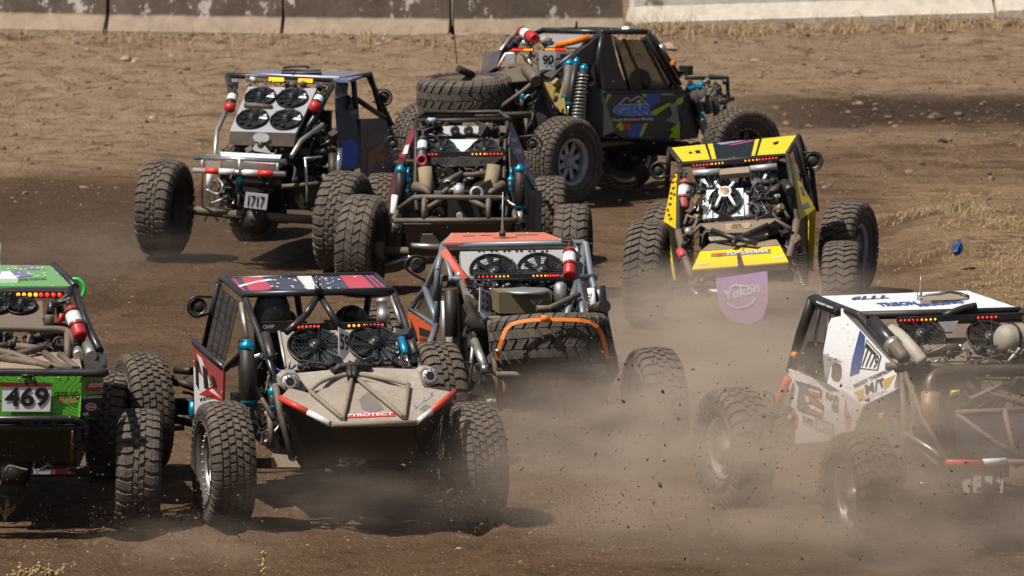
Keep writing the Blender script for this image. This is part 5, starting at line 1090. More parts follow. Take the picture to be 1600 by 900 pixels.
    c.lightbar((1080, 259, .95), (1217, 246, .95), leds(.03, .22, 6, "rrrrrr") + leds(.24, .36, 4, "aaaa") + leds(.62, .75, 4, "aaaa") + leds(.78, .97, 6, "rrrrrr"), .045, .012)
    c.bottle((1070, 278, .8), (1068, 327, .6), .062, mat("dusty_red_paint", (.45, .05, .04), .4, 0, .3))
    # radiator bay
    rad = [(1083, 272, .95), (1214, 262, .95), (1217, 335, .75), (1088, 344, .75)]; c.panel("radiator_core", rad, BLACK, .05)
    c.fan(rad, .22, .36, .19); c.fan(rad, .76, .30, .19)
    c.tubes("radiator_top_tank", [[(1083, 271, .9), (1125, 268, .9)], [(1172, 264, .9), (1214, 260, .9)]], ALU, .035); c.panel("brown_top_box", [(1125, 264, .8), (1170, 260, .8), (1171, 269, .75), (1124, 273, .75)], mat("dusty_tan_box", (.42, .33, .25), .7, 0, .5), .08)
    c.tubes("fan_strap", [[(1099, 281, .85), (1108, 294, .8)], [(1118, 284, .85), (1124, 296, .75)], [(1197, 273, .85), (1190, 288, .8)]], WHITE, .016)
    fr = [(1104, 297, .55), (1161, 294, .55), (1162, 337, .3), (1103, 341, .3)]; fo = c.panel("cooler_frame", fr, WHITE, .05); c.tubes("cooler_side_tank", [[(1101, 307, .5), (1102, 344, .3)], [(1166, 303, .5), (1168, 338, .3)]], WHITE, .025)
    c.fan(fr, .52, .46, .17); ctr = c.P((1133, 309, .38)); pf = c.plane(fr)
    c.tubes("fan_cross_strap", [[c.pl(x, y, pf, .09) for x, y in p] for p in (((1122, 298), (1128, 304)), ((1148, 293), (1140, 303)), ((1127, 315), (1120, 331)), ((1141, 315), (1150, 330)))], WHITE, .016)
    q = MB(); nn = pf[1]; q.lathe(c.pl(1134, 308, pf, .075), nn, [(0, .062), (.02, .062), (.025, .045), (.03, 0)], 20); q.torus(c.pl(1134, 308, pf, .09), nn, .058, .012, 24, 6, 1); q.build("fan_motor", [BRASS, WHITE], c.root)
    q = MB(); q.torus(c.P((1184, 299, .5)), Vector((0, -1, .3)), .068, .011); q.build("blue_hose_ring", NAVY, c.root)
    c.tubes("exhaust_pipe", [[(1196, 312, .45), (1210, 298, .5), (1228, 286, .55)]], DARK, .05); c.tubes("exhaust_tip", [[(1226, 287, .55), (1236, 300, .3)]], BLACK, .055)
    c.tubes("stay_rod", [[(1122, 280, .75), (1106, 336, .2)], [(1173, 280, .75), (1201, 338, .2)]], CHROME, .008)
    c.tubes("coolant_hose", [[(1172, 318, .4), (1182, 322, .35), (1186, 332, .3), (1178, 340, .3)], [(1213, 325, .4), (1208, 332, .35), (1215, 342, .3), (1232, 343, .3)]], DARK, .02, smooth=True)
    c.tubes("suspension_pivot", [[(1069, 352, .2), (1074, 337, .3), (1090, 343, .2), (1085, 356, .1), (1069, 358, .2)], [(1213, 333, .2), (1222, 326, .3), (1232, 340, .2)]], DTUBE, .02); c.tubes("bushing", [[(1086, 340, .25), (1094, 340, .2)], [(1213, 328, .3), (1222, 322, .25)]], BRASS, .035)
    c.tubes("rear_cross_member", [[(1078, 368, .0), (1095, 352, .1), (1212, 344, .1), (1236, 358, .0)]], DTUBE, .022)
    c.panel("tail_plate_upper", [(1095, 351, .05), (1212, 343, .05), (1190, 358, -.05), (1170, 363, -.05), (1130, 364, -.05), (1105, 358, -.05)], mat("dusty_brown_plate", (.25, .2, .15), .7, .2, .5), .015)
    bp_ = [(1134, 350, .0), (1172, 347, .0), (1172, 356, -.03), (1134, 359, -.03)]; bo = c.panel("licence_plate", bp_, BRASS, .01); pb = c.plane(bp_); c.text("4X4", (1144, 353.5), (1158, 352.5), (1144, 350.5), pb, DARK, "lettering", .02, 0, bo); c.text("PARTY", (1142, 357), (1161, 356), (1142, 354), pb, DARK, "lettering", .02, 0, bo)
    c.tubes("dark_x_brace", [[(1112, 360, -.05), (1150, 374, -.2), (1200, 352, -.0)], [(1150, 374, -.2), (1145, 382, -.3)], [(1150, 372, -.2), (1182, 380, -.3)]], BLACK, .03)
    c.panels("lightening_plate", [([(1107, 361, .15), (1140, 366, .15), (1140, 374, .1), (1136, 380, .1), (1112, 381, .1), (1107, 372, .12)], 0), ([(1160, 368, .15), (1190, 358, .15), (1200, 360, .15), (1200, 370, .1), (1190, 375, .1), (1168, 375, .1)], 0)], [mat("dust_covered_aluminium", (.45, .40, .33), .6, .2, .5)], .01)
    dk = [(1094, 393, -.25), (1219, 384, -.25), (1232, 409, -.72), (1081, 421, -.72)]; do = c.panel("tail_deck", dk, YEL, .012); pd = c.plane(dk)
    c.panel("dusty_shelf", [(1108, 381, .0), (1213, 374, .0), (1219, 383, -.24), (1095, 392, -.24)], mat("dust_covered_shelf", (.40, .31, .22), .8, 0, .6), .012)
    c.decal("sponsor_strip", [[(1111, 396.5), (1204, 389), (1205, 396), (1111, 402)]], pd, mat("grey_strip", (.20, .16, .13), .6, 0, .3), do, .003); c.text("YOKOHAMA", (1134, 400), (1200, 395), (1135, 395), pd, WINK, "lettering", .03, .15, do, .008); c.decal("red_mark", [[(1119, 398), (1128, 397), (1128, 401), (1119, 401.5)]], pd, RTAPE, do, .008)
    c.text("STORM", (1088, 416.5), (1105, 415), (1089, 412.5), pd, WINK, "lettering", .02, 0, do); c.text("JASPER", (1208, 407), (1225, 404), (1209, 402), pd, WINK, "lettering", .02, 0, do)
    c.panel("deck_latch", [(1151, 395, -.45), (1156, 395, -.45), (1162, 414, -.74), (1153, 415, -.74)], BLACK, .03)
    c.panel("tail_lip", [(1081, 423, -.73), (1232, 411, -.73), (1232, 421, -.71), (1084, 432, -.71)], mat("brown_lip", (.10, .075, .055), .8, 0, .5), .012)
    c.clutter((1072, 280, 1102, 350), .3, .6, 30, 15, L_=(.05, .22)); c.clutter((1168, 282, 1230, 345), .3, .65, 60, 35, L_=(.05, .22)); c.clutter((1100, 340, 1210, 352), .1, .3, 24, 36, L_=(.04, .15)); c.clutter((1060, 360, 1095, 440), -.2, .2, 26, 16); c.clutter((1215, 360, 1250, 450), -.2, .2, 26, 17); c.clutter((1050, 440, 1115, 470), -.1, .2, 20, 18, [STEEL, DTUBE, DARK])
    # flag
    q = MB(); P_ = [(1117, 426), (1199, 424), (1200, 470), (1192, 497), (1170, 507), (1140, 501), (1123, 481)]
    base = [c.y(x, y, -.70 + .03 * math.sin(x * .12) + (y - 425) * -.001) for x, y in P_]; q.slab(c.face(base), .004); fo = q.build("purple_flag", PURPLE, c.root); pf = c.plane(base)
    fw = mat("lilac_print", (.80, .76, .84), .7, 0, .2); c.text("Yukon", (1132, 470), (1188, 456), (1130, 454), pf, fw, "lettering", .03, .1, fo)
    hx = [(1138, 452), (1148, 446), (1168, 448), (1182, 445)]; hy = [(1136, 474), (1150, 482), (1166, 480), (1176, 474), (1180, 466)]
    for h_ in (hx, hy): MB().tube([c.pl(x, y, pf, .004) for x, y in h_], .008, 6).build("flag_outline", fw, fo)
    c.shock((1066, 395, .0), (1060, 460, .0), .035, DTUBE, None, frac=.5); c.shock((1250, 385, .0), (1256, 450, .0), .04, DARK, None, frac=.5, spring=True); c.tubes("axle_fitting", [[(1060, 455, -.05), (1078, 453, -.05)], [(1087, 456, -.05), (1092, 466, -.05)], [(1102, 456, -.05), (1106, 466, -.05)]], STEEL, .03)
    return c
# ---------------------------------------------------------------- 1717: blue buggy with four fans
def car_1717():
    c = Car("racing_buggy", "blue buggy numbered 1717 with four tilted fans and a silver rear bar", "buggy", 397, 416, -14)
    wheel(c, (257, 325, 0), 'bar', .545, -1, -1, 2, RIMK, .3); wheel(c, (537, 347, 0), 'bar', .565, 1, -2, 3, RIMK, .3)
    wheel(c, (398, 308, 2.75), 'bar', .52, -1, -2, 0, RIMK); wheel(c, (640, 320, 2.75), 'bar', .52, 1, -2, 0, RIMK)
    innards(c, .72, .1, 2.2, .48); c.tubes("axle", [[(292, 327, 0), (358, 334, 0)], [(350, 334, 0), (510, 345, 0)]], DTUBE, .05); q = MB(); q.ball(c.P((400, 345, .0)), .17); q.build("differential", DARK, c.root)
    roof = [(402, 109, 2.1), (578, 114, 2.1), (546, 125, 1.0), (381, 117, 1.0)]; ro = c.panel("roof_panel", roof, mat("periwinkle_blue_roof", (.13, .16, .32), .35, 0, .25), .03)
    c.tubes("bright_roof_edge", [[(381, 117, 1.0), (530, 122, 1.0)]], WHITE, .02)
    c.tubes("roof_vent_frame", [[(441, 117, 1.4), (442, 110, 1.5), (500, 110, 1.5), (501, 117, 1.4)], [(443, 106, 1.8), (460, 103, 1.8), (480, 104, 1.8), (482, 107, 1.8)], [(458, 120, 1.0), (459, 111, 1.0)], [(441, 115, 1.4), (501, 115, 1.4)]], BLACK, .014)
    c.tubes("roll_cage", [[(356, 118, 1.0), (390, 119, .98), (520, 127, .96)], [(356, 118, 1.0), (362, 150, .8), (356, 170, .6)], [(517, 128, .95), (578, 116, 2.0), (588, 150, 2.1), (600, 190, 2.2), (614, 215, 2.3)], [(575, 117, 2.1), (612, 196, 2.25)], [(553, 152, 1.3), (600, 184, 2.1)], [(522, 128, .95), (500, 170, .6), (470, 215, .25)], [(552, 122, 1.3), (556, 170, 1.2)]], GUN, .032)
    c.tubes("silver_rear_leg", [[(354, 172, .6), (339, 205, .2), (336, 244, -.2)], [(503, 196, .4), (470, 220, .1), (455, 245, -.2)]], STEEL, .026)
    c.panel("left_corner_fin", [(355, 117, 1.1), (373, 115, 1.2), (370, 146, .9), (357, 146, 1.0)], NAVY, .02)
    c.panel("light_bar_housing", [(383, 119, .95), (520, 125, .95), (519, 131, .93), (383, 126, .93)], DARK, .03)
    for x0, x1, y in ((420, 443, 124), (466, 488, 126)):
        o = c.panel("amber_light", [(x0, y - 3.2, .9), (x1, y - 2.4, .9), (x1, y + 3.4, .9), (x0, y + 2.6, .9)], LEDA, .02)
    rad = [(388, 135, .85), (495, 138, .85), (462, 208, .10), (359, 205, .10)]
    ra = c.panel("radiator_panel", rad, mat("pale_grey_shroud", (.40, .42, .45), .4, .3, .15), .04)
    c.fan(rad, .25, .26, .175); c.fan(rad, .72, .26, .175); c.fan(rad, .27, .74, .18); c.fan(rad, .78, .74, .18)
    c.tubes("cross_hose", [[(382, 164, .5), (400, 165, .5), (425, 168, .5)]], DTUBE, .03)
    c.panel("radiator_tank", [(359, 206, .08), (462, 209, .08), (459, 229, .06), (358, 226, .06)], mat("bronze_tank", (.07, .055, .045), .5, .4, .3), .1)
    q = MB(); n = Vector((0, -1, .2)).normalized(); p = c.P((408, 215, .04)); pts = [p + Vector((math.cos(k * .4) * .095, 0, math.sin(k * .4) * .055)) for k in range(16)]; q.slab(c.face(pts), .01); q.build("oval_emblem", ALU, c.root)
    lf = c.bottle((366, 142, .7), (358, 170, .5), .055, BLACK); MB().lathe(c.P((360, 163, .5)), c.P((358, 176, .45)) - c.P((360, 163, .5)), [(0, 0), (0, .065), (.07, .06), (.09, .03), (.1, 0)], 16).build("red_valve_cover", RED, lf)
    rf = c.bottle((503, 146, .7), (490, 170, .5), .055, BLACK); MB().lathe(c.P((494, 160, .5)), c.P((488, 178, .45)) - c.P((494, 160, .5)), [(0, 0), (0, .065), (.08, .06), (.11, .03), (.12, 0)], 16).build("red_valve_cover", RED, rf)
    # door and side panels
    c.plate([(523, 127, .9), (545, 123, 1.3), (543, 150, 1.3), (525, 152, .9)], "1717", (526, 148), (542, 146), (527, 131), m=mat("grey_plate", (.30, .30, .33), .5, 0, .1))
    c.panels("side_panel", [([(525, 153, .95), (545, 148, 1.3), (560, 165, 1.3), (566, 262, 1.25), (530, 270, .9)], 0), ([(563, 186, 1.3), (600, 184, 2.1), (614, 200, 2.3), (614, 285, 2.3), (566, 290, 1.25)], 1)], [mat("midnight_blue_panel", (.012, .016, .035), .3, 0, .12), mat("deep_blue_panel", (.02, .025, .07), .35, 0, .2)], .02)
    dpl = c.plane([(563, 186, 1.3), (600, 184, 2.1), (614, 200, 2.3), (614, 285, 2.3), (566, 290, 1.25)]); c.decal("orange_graphic", [[(574, 238), (598, 222), (600, 232), (588, 240), (602, 240), (600, 252), (584, 252), (580, 275), (573, 272)]], dpl, mat("dull_orange", (.30, .09, .04), .5, 0, .3)); c.decal("plum_graphic", [[(570, 215), (586, 205), (612, 208), (612, 222), (598, 220), (574, 234)]], dpl, mat("dull_plum", (.10, .06, .12), .5, 0, .3))
    c.decal("blue_graphic", [[(533, 222), (548, 216), (560, 228), (556, 262), (534, 262)]], c.plane([(525, 153, .95), (545, 148, 1.3), (560, 165, 1.3), (566, 262, 1.25), (530, 270, .9)]), mat("royal_blue_graphic", (.03, .07, .45), .4, 0, .15)); c.decal("white_text", [[(544, 165), (554, 162), (554, 167), (545, 170)], [(546, 175), (557, 172), (557, 178), (548, 180)]], c.plane([(525, 153, .95), (545, 148, 1.3), (560, 165, 1.3), (566, 262, 1.25), (530, 270, .9)]), mat("grey_lilac_text", (.2, .2, .3), .5, 0, .2))
    c.lamp((600, 152, 2.15), .07, .09, -1)
    # silver bar
    c.tubes("bumper_tube", [[(303, 246, -.55), (447, 252, -.55)]], CHROME, .026); bt = c.tubes("bumper_tube", [[(302, 266, -.55), (446, 272, -.55)]], ALU, .028)
    c.tubes("bumper_upright", [[(316, 246, -.55), (317, 267, -.55)], [(374, 249, -.57), (375, 270, -.57)], [(434, 252, -.55), (433, 271, -.55)]], ALU, .018)
    for x0, x1, m_, nm in ((321, 343, RTAPE, "red_reflector"), (343, 367, WTAPE, "white_reflector"), (380, 403, WTAPE, "white_reflector"), (403, 427, RTAPE, "red_reflector")): MB().cyl(c.y(x0, 266 + (x0 - 302) * .042, -.56), c.y(x1, 266 + (x1 - 302) * .042, -.56), .034).build(nm, m_, bt)
    PP = mat("white_highlight_paint", (.88, .88, .86), .4, 0, .02, top=.0); c.panel("silver_tray", [(344, 237, -.1), (440, 242, -.1), (436, 250, -.5), (346, 246, -.5)], PP, .01); c.panel("silver_face", [(344, 251, -.5), (430, 256, -.5), (429, 266, -.45), (344, 262, -.45)], PP, .01)  # non-metallic white paint stands in for the bright highlight on silver metal
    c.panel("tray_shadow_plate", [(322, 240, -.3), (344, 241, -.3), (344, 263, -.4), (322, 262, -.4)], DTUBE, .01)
    c.plate([(384, 300, -.5), (419, 304, -.5), (416, 328, -.48), (381, 324, -.48)], "1717", (386.5, 322), (412.5, 324.5), (388.5, 305), bold=.02, m=mat("shaded_plate", (.46, .46, .52), .5, 0, .05))
    c.panel("rear_valance", [(362, 272, .1), (440, 276, .1), (450, 350, .3), (368, 342, .3)], DARK, .02)
    c.tubes("rear_bracing", [[(345, 268, -.3), (372, 300, .0), (365, 335, .1)], [(432, 272, -.3), (415, 300, .0), (430, 340, .1)], [(352, 285, 0), (430, 292, .0)], [(362, 340, .1), (425, 345, .1)]], DARK, .026)
    c.tubes("sway_bar_link", [[(316, 267, -.4), (316, 325, .0)], [(477, 248, .0), (480, 300, .0), (479, 318, .0)], [(474, 248, .0), (503, 245, .2)]], STEEL, .014); c.tubes("hose", [[(322, 296, -.1), (340, 303, -.1), (348, 290, -.1), (340, 278, 0)], [(328, 318, -.1), (345, 312, -.1), (355, 305, 0)]], STEEL, .012, smooth=True)
    c.shock((328, 268, -.1), (326, 320, .0), .035, WHITE, None, frac=.4); c.shock((375, 280, -.2), (372, 320, -.1), .04, DARK, CYAN, frac=.5); c.shock((531, 232, .3), (528, 275, .2), .03, CHROME, None, frac=.8); c.shock((520, 240, .3), (520, 290, .2), .05, DARK, None, frac=.8)
    c.tubes("trailing_arm", [[(440, 292, .1), (505, 287, .3)], [(505, 275, .2), (520, 290, .0)]], DTUBE, .03)
    c.clutter((345, 226, 465, 240), .0, .2, 24, 19, L_=(.05, .2)); c.clutter((322, 275, 440, 345), .0, .3, 70, 20); c.clutter((460, 190, 522, 330), .3, .8, 70, 21); c.clutter((380, 127, 520, 140), .85, .95, 40, 22, L_=(.05, .16), r=(.005, .012))
    c.panel("tow_eye", [(392, 235, .0), (400, 224, .05), (412, 225, .05), (424, 240, -.05)], BLACK, .02)
    return c
# ---------------------------------------------------------------- dark maroon buggy in the middle
def car_maroon():
    c = Car("racing_buggy", "black and maroon buggy with open engine bay, between the blue and orange ones", "buggy", 728, 460, -2)
    wheel(c, (566, 382, 0), 'diamond', .535, -1, -10, 3, RIMK, .3); wheel(c, (895, 393, 0), 'diamond', .51, 1, -3, 0, RIMK, .5)
    wheel(c, (600, 340, 2.8), 'bar', .5, -1, 0, 0, RIMK); wheel(c, (860, 345, 2.8), 'bar', .5, 1, 0, 0, RIMK)
    innards(c, .6, .4, 2.2, .5, seats=False); axle(c, (590, 392, 0), (870, 396, 0), m=DTUBE)
    c.tubes("roll_cage", [[(648, 189, 1.0), (797, 187, 1.0)], [(650, 189, 1.0), (650, 230, .8), (649, 300, .4), (652, 330, .1)], [(793, 189, 1.0), (789, 230, .8), (787, 300, .4), (784, 330, .1)], [(700, 190, 1.0), (678, 222, .8), (670, 236, .7)], [(745, 190, 1.0), (760, 205, .9), (772, 225, .8), (786, 236, .7)], [(648, 188, 1.0), (662, 176, 2.0), (780, 175, 2.0), (797, 187, 1.0)], [(656, 192, .95), (660, 205, .9), (690, 196, .9)], [(748, 200, .9), (775, 202, .9), (790, 206, .9)]], DARK, .026)
    c.tubes("cage_sticker", [[(668, 188, .97), (681, 188, .97)]], mat("pale_blue_sticker", (.35, .45, .65), .4, 0, .1), .029)
    c.panels("left_side_panel", [([(648, 190, 1.0), (647, 212, .95), (632, 247, .8), (623, 246, 1.2)], 0), ([(622, 248, 1.2), (632, 249, .8), (618, 300, .7), (607, 345, 1.0), (606, 300, 1.3)], 1)], [MAROON, mat("dark_maroon_skin", (.10, .015, .02), .4, 0, .2)], .015)
    pL = c.plane([(648, 190, 1.0), (647, 212, .95), (632, 247, .8), (623, 246, 1.2)]); c.decal("white_badge", [[(634, 227), (640, 226), (637, 240), (629, 241)]], pL, WINK)
    rp = [(798, 187, 1.0), (820, 240, 1.1), (841, 297, 1.1), (836, 296, .8), (808, 250, .75), (795, 225, .85)]
    ro = c.panel("right_side_panel", rp, PLUM, .015); pR = c.plane(rp)
    c.decal("pale_lettering", [[(798, 216), (807, 216), (808, 222), (799, 222)], [(803, 232), (814, 232), (816, 240), (805, 240)], [(818, 250), (824, 252), (826, 262), (820, 262)], [(824, 268), (828, 270), (833, 282), (830, 282)]], pR, mat("lilac_lettering", (.33, .30, .42), .5, 0, .2), ro)
    c.panel("maroon_flash", [(806, 226, 1.09), (815, 229, 1.11), (832, 276, 1.1), (826, 272, 1.0)], MAROON, .004)
    c.panels("rear_side_skin", [([(796, 230, .8), (808, 255, .7), (838, 298, .9), (847, 300, 1.0), (846, 362, .9), (812, 362, .2), (800, 300, .4)], 0)], [mat("near_black_skin", (.02, .014, .015), .4, 0, .2)], .015); c.panel("maroon_lower_skin", [(826, 305, .4), (838, 305, .5), (836, 358, .4), (824, 358, .3)], mat("dark_maroon_skin", (.1, .015, .02), .4, 0, .2), .01)
    q = MB(); q.box(c.P((724, 204, .95)), (.23, 0, 0), (0, .06, 0), (0, .02, .048)); q.build("roof_air_box", ALU, c.root)
    for x in (711, 732): q = MB(); q.lathe(c.P((x, 204, .85)), (0, -1, .2), [(0, .05), (.03, .052), (.035, .03), (.02, 0)], 20); q.build("air_inlet", BLACK, c.root)
    c.tubes("shroud_bar", [[(668, 213, .85), (760, 212, .85)]], GUN, .022)
    rad = [(668, 217, .8), (780, 217, .8), (780, 252, .62), (668, 252, .62)]; c.panel("radiator_panel", rad, BLACK, .05)
    c.panel("white_shroud", [(690, 218, .78), (752, 218, .78), (742, 222, .76), (728, 234, .7), (723, 238, .68), (716, 232, .7), (704, 222, .76)], WHITE, .01)
    c.fan(rad, .20, .62, .165); c.fan(rad, .80, .62, .165)
    c.lightbar((664, 241, .6), (790, 240, .6), leds(.05, .14, 3, "rrr") + leds(.59, .74, 4, "aaaa") + leds(.77, .95, 5, "rrrrr"), .055, .014)
    c.panel("lower_shroud", [(668, 246, .58), (786, 245, .58), (770, 258, .55), (700, 262, .55), (672, 256, .55)], DARK, .03)
    c.bottle((661, 211, .7), (659, 250, .5), .055, mat("navy_bottle", (.03, .04, .09), .4, 0, .15)); q = MB(); q.torus(c.P((659, 250, .46)), c.P((659, 252, .4)) - c.P((658, 246, .6)), .048, .014); q.build("red_bottle_rim", REDD, c.root)
    MUF = mat("tan_muffler_wrap", (.36, .27, .15), .75, .1, .4, bump=.3)
    c.tubes("muffler", [{'p': [(664, 262, .4), (666, 285, .35), (668, 302, .2)], 'r': [.075, .078, .045]}], MUF); c.tubes("muffler", [{'p': [(772, 258, .4), (768, 285, .35), (766, 302, .2)], 'r': [.075, .08, .05]}], MUF)
    c.tubes("muffler_cone", [{'p': [(648, 292, .3), (664, 296, .2), (672, 304, .1)], 'r': [.06, .05, .02]}, {'p': [(786, 290, .3), (772, 296, .2), (764, 303, .1)], 'r': [.06, .05, .02]}], DTUBE)
    c.tubes("engine_pipe", [[(698, 283, .3), (714, 274, .35), (740, 273, .35), (762, 270, .4)], [(688, 306, .1), (704, 290, .2), (717, 276, .3)], [(722, 270, .3), (700, 282, .2), (692, 285, .2)]], DTUBE, .028)
    c.tubes("bright_rod", [[(728, 279, .3), (740, 278, .3)], [(692, 284, .15), (706, 281, .15)], [(700, 300, .1), (710, 293, .1)]], CHROME, .013)
    a, b_ = c.P((717, 290, .1)), c.P((717, 307, .05)); q = MB(); q.lathe(a, b_ - a, [(-.02, .0), (-.02, .025), (0, .03), (.01, .058), (.10, .058), (.12, 0)], 20); q.build("silver_canister", ALU, c.root)
    q = MB(); q.torus(c.P((745, 302, .05)), (0, -1, .3), .06, .02); q.box(c.P((684, 303, .1)), (.04, 0, 0), (0, .03, 0), (0, 0, .03)); q.build("pump_housing", STEEL, c.root)
    c.tubes("rear_frame", [[(621, 328, -.2), (647, 309, -.35), (659, 308, -.4), (784, 309, -.4), (802, 328, -.25)], [(615, 345, -.5), (806, 344, -.5)], [(663, 309, -.4), (662, 343, -.5)], [(763, 310, -.4), (763, 343, -.5)], [(621, 330, -.2), (615, 345, -.5)], [(802, 328, -.25), (806, 344, -.5)], [(668, 325, -.3), (690, 312, -.2)], [(735, 312, -.2), (762, 326, -.3)]], DTUBE, .028)
    c.tubes("bearing_cap", [[(718, 336, -.35), (718, 338, -.42)], [(811, 332, -.2), (812, 346, -.25)], [(618, 345, -.4), (618, 356, -.4)]], ALU, .035)
    for x, y0, y1, r, yy in ((626, 258, 345, .05, .3), (812, 257, 345, .055, .3)): c.shock((x, y0 + 4, yy), (x + (2 if x > 700 else -3), y1, yy), r, DARK, CYAN, frac=.75)
    for x, y0, y1 in ((637, 276, 305), (798, 276, 303)): c.shock((x, y0 + 2, .35), (x, y1, .3), .034, BLACK, CYAN, frac=.8); c.tubes("blue_hose", [[(x + 1, y0 - 14, .4), (x, y0, .36)]], CYAN, .012)
    c.shock((617, 305, .2), (612, 362, .1), .035, WHITE, None, frac=.5)
    c.lamp((832, 226, 2.0), .065, .10, -1); c.lamp((614, 226, 2.0), .065, .09, 1)
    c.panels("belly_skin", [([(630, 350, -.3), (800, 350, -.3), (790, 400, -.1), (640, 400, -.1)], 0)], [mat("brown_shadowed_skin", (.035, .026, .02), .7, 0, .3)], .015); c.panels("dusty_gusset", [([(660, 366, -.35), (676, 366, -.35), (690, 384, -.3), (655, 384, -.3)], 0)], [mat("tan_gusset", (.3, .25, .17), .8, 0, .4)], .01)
    c.tubes("lower_arm", [[(600, 415, .0), (640, 402, .1), (690, 396, .0)]], STEEL, .03); c.tubes("silver_guard", [{'p': [(640, 384, -.3), (700, 386, -.3)], 'r': .03}], STEEL)
    c.clutter((660, 255, 782, 345), .4, .6, 90, 23); c.clutter((655, 190, 690, 215), .8, .95, 20, 24, L_=(.05, .15)); c.clutter((755, 190, 790, 240), .8, .95, 20, 34, L_=(.05, .2)); c.clutter((612, 300, 655, 400), .3, .5, 30, 25); c.clutter((790, 300, 830, 400), .3, .5, 30, 26)
    c.tubes("antenna", [[(724, 188, 1.0), (724, 160, 1.0)]], DARK, .007)
    return c
# ---------------------------------------------------------------- 90: black buggy turning right
def car_90():
    c = Car("racing_buggy", "black buggy numbered 90 with lime and blue door graphics, turning right", "buggy", 777, 322, -44)
    wheel(c, (882, 252, 0), 'block', .535, 1, 4, 0, mat("pale_bead_rim", (.38, .40, .46), .4, .5, .25), .3); wheel(c, (668, 225, 0), 'block', .52, -1, 0, 0, RIMK, .3)
    wheel(c, (1158, 232, 2.85), 'block', .51, 1, -14, 0, RIMK, .6); wheel(c, (968, 238, 2.85), 'block', .5, -1, -14, 0, RIMK)
    innards(c, .75, .2, 2.4, .5); axle(c, (690, 232, .0), (862, 255, 0), diff=.16); axle(c, (985, 238, 2.85), (1140, 235, 2.85), "front_axle")
    X = c.x
    def xp(pts, x): return [X(a, b, x) for a, b in pts]
    # door
    dr = xp([(937, 144), (1067, 143), (1063, 219), (972, 215), (958, 206)], .72); CH = mat("charcoal_door", (.035, .035, .045), .35, 0, .2); do = c.panel("door_panel", dr, CH, .02); pl = c.plane(dr)
    c.decal("lime_graphic", [[(947, 145), (958, 145), (950, 155), (946, 166), (940, 160), (948, 153)], [(1022, 172), (1046, 160), (1048, 163), (1024, 180), (1016, 176)], [(1056, 156), (1067, 151), (1067, 160), (1057, 165)], [(1006, 193), (1012, 192), (1003, 213), (998, 213)], [(1034, 198), (1046, 203), (1062, 190), (1062, 217), (1044, 214), (1052, 206)], [(993, 158), (1000, 155), (1002, 160), (998, 164)], [(962, 196), (970, 190), (976, 202), (966, 206)], [(1003, 147), (1009, 144), (1010, 150), (1005, 153)]], pl, LIME, do)
    c.decal("blue_graphic", [[(1010, 145), (1032, 145), (1030, 160), (1018, 166), (1008, 158)], [(980, 196), (1010, 192), (1004, 214), (980, 213)]], pl, mat("door_blue", (.03, .09, .48), .4, 0, .1), do, .003)
    c.decal("silver_graphic", [[(1046, 163), (1056, 160), (1062, 196), (1040, 188), (1050, 180)]], pl, mat("door_grey", (.28, .28, .28), .4, 0, .2), do, .003); c.text("SIMMONS", (1032, 149), (1052, 149), (1032, 145.5), pl, ALU, "lettering", .02, 0, do)
    c.text("GBR", (957, 182), (1022, 180), (958, 163), pl, WINK, "lettering", .10, 0, do, .005); c.text("GBR", (958, 181.3), (1021, 179.3), (959, 164), pl, mat("door_text_blue", (.06, .22, .65), .4, 0, .05), "lettering", .06, 0, do, .008)
    q = MB(); q.tube([c.pl(x, y, pl, .006) for x, y in ((966, 164), (978, 152), (984, 158), (997, 150), (1012, 164))], .008, 6); q.build("mountain_outline", WINK, do)
    c.text("Smart Brothers Racing", (956, 190.5), (1020, 188.5), (956, 185), pl, WINK, "lettering", .03, .1, do); c.decal("red_badge", [[(973, 194), (984, 193), (984, 201), (973, 202)]], pl, RTAPE, do, .006)
    # cab
    c.clutter((1095, 128, 1138, 175), 2.7, 3.1, 24, 30, L_=(.05, .2))
    c.tubes("roll_cage", [xp([(1010, 50), (941, 50)], .62) + xp([(905, 78), (868, 106)], .55), xp([(1013, 50), (1034, 85), (1062, 132)], .66), xp([(941, 52), (933, 100), (937, 143)], .68), [(941, 50, 1.2), (850, 48, 1.2)], xp([(870, 104), (835, 120)], .4), [(850, 47, 1.2), (812, 62, .9), (785, 82, .6), (778, 104, .3)], [(1013, 50, 2.2), (935, 46, 2.2), (850, 47, 1.2)], xp([(937, 145), (1067, 143)], .7)], GUN, .032)
    c.panel("roof_panel", [X(942, 48, .60), X(1010, 48, .60), c.y(925, 45, 2.2), c.y(850, 46, 1.2)], BLACK, .02)
    CAB = mat("dark_navy_cab", (.022, .024, .04), .35, 0, .2)
    c.panels("cab_side_skin", [(xp([(940, 52), (955, 54), (966, 100), (982, 143), (937, 144), (930, 100), (900, 104), (878, 102), (905, 80)], .66), 0), (xp([(1052, 128), (1066, 136), (1067, 144), (1050, 142)], .68), 0)], [CAB], .015)
    c.panel("grey_skin_flash", xp([(930, 88), (938, 92), (945, 140), (936, 143), (922, 112)], .672), mat("grey_flash", (.10, .10, .10), .4, 0, .2), .004); q = c.decal("star_badge", [[(933, 72), (937, 74), (940, 82), (936, 90), (930, 86), (931, 78)]], c.plane(xp([(940, 52), (937, 144), (905, 80)], .672)), mat("silver_badge", (.25, .27, .32), .4, 0, .1))
    wn = xp([(962, 62), (1009, 62), (1053, 138), (984, 141)], .64); c.panel("side_window", wn, GLASS, .008)
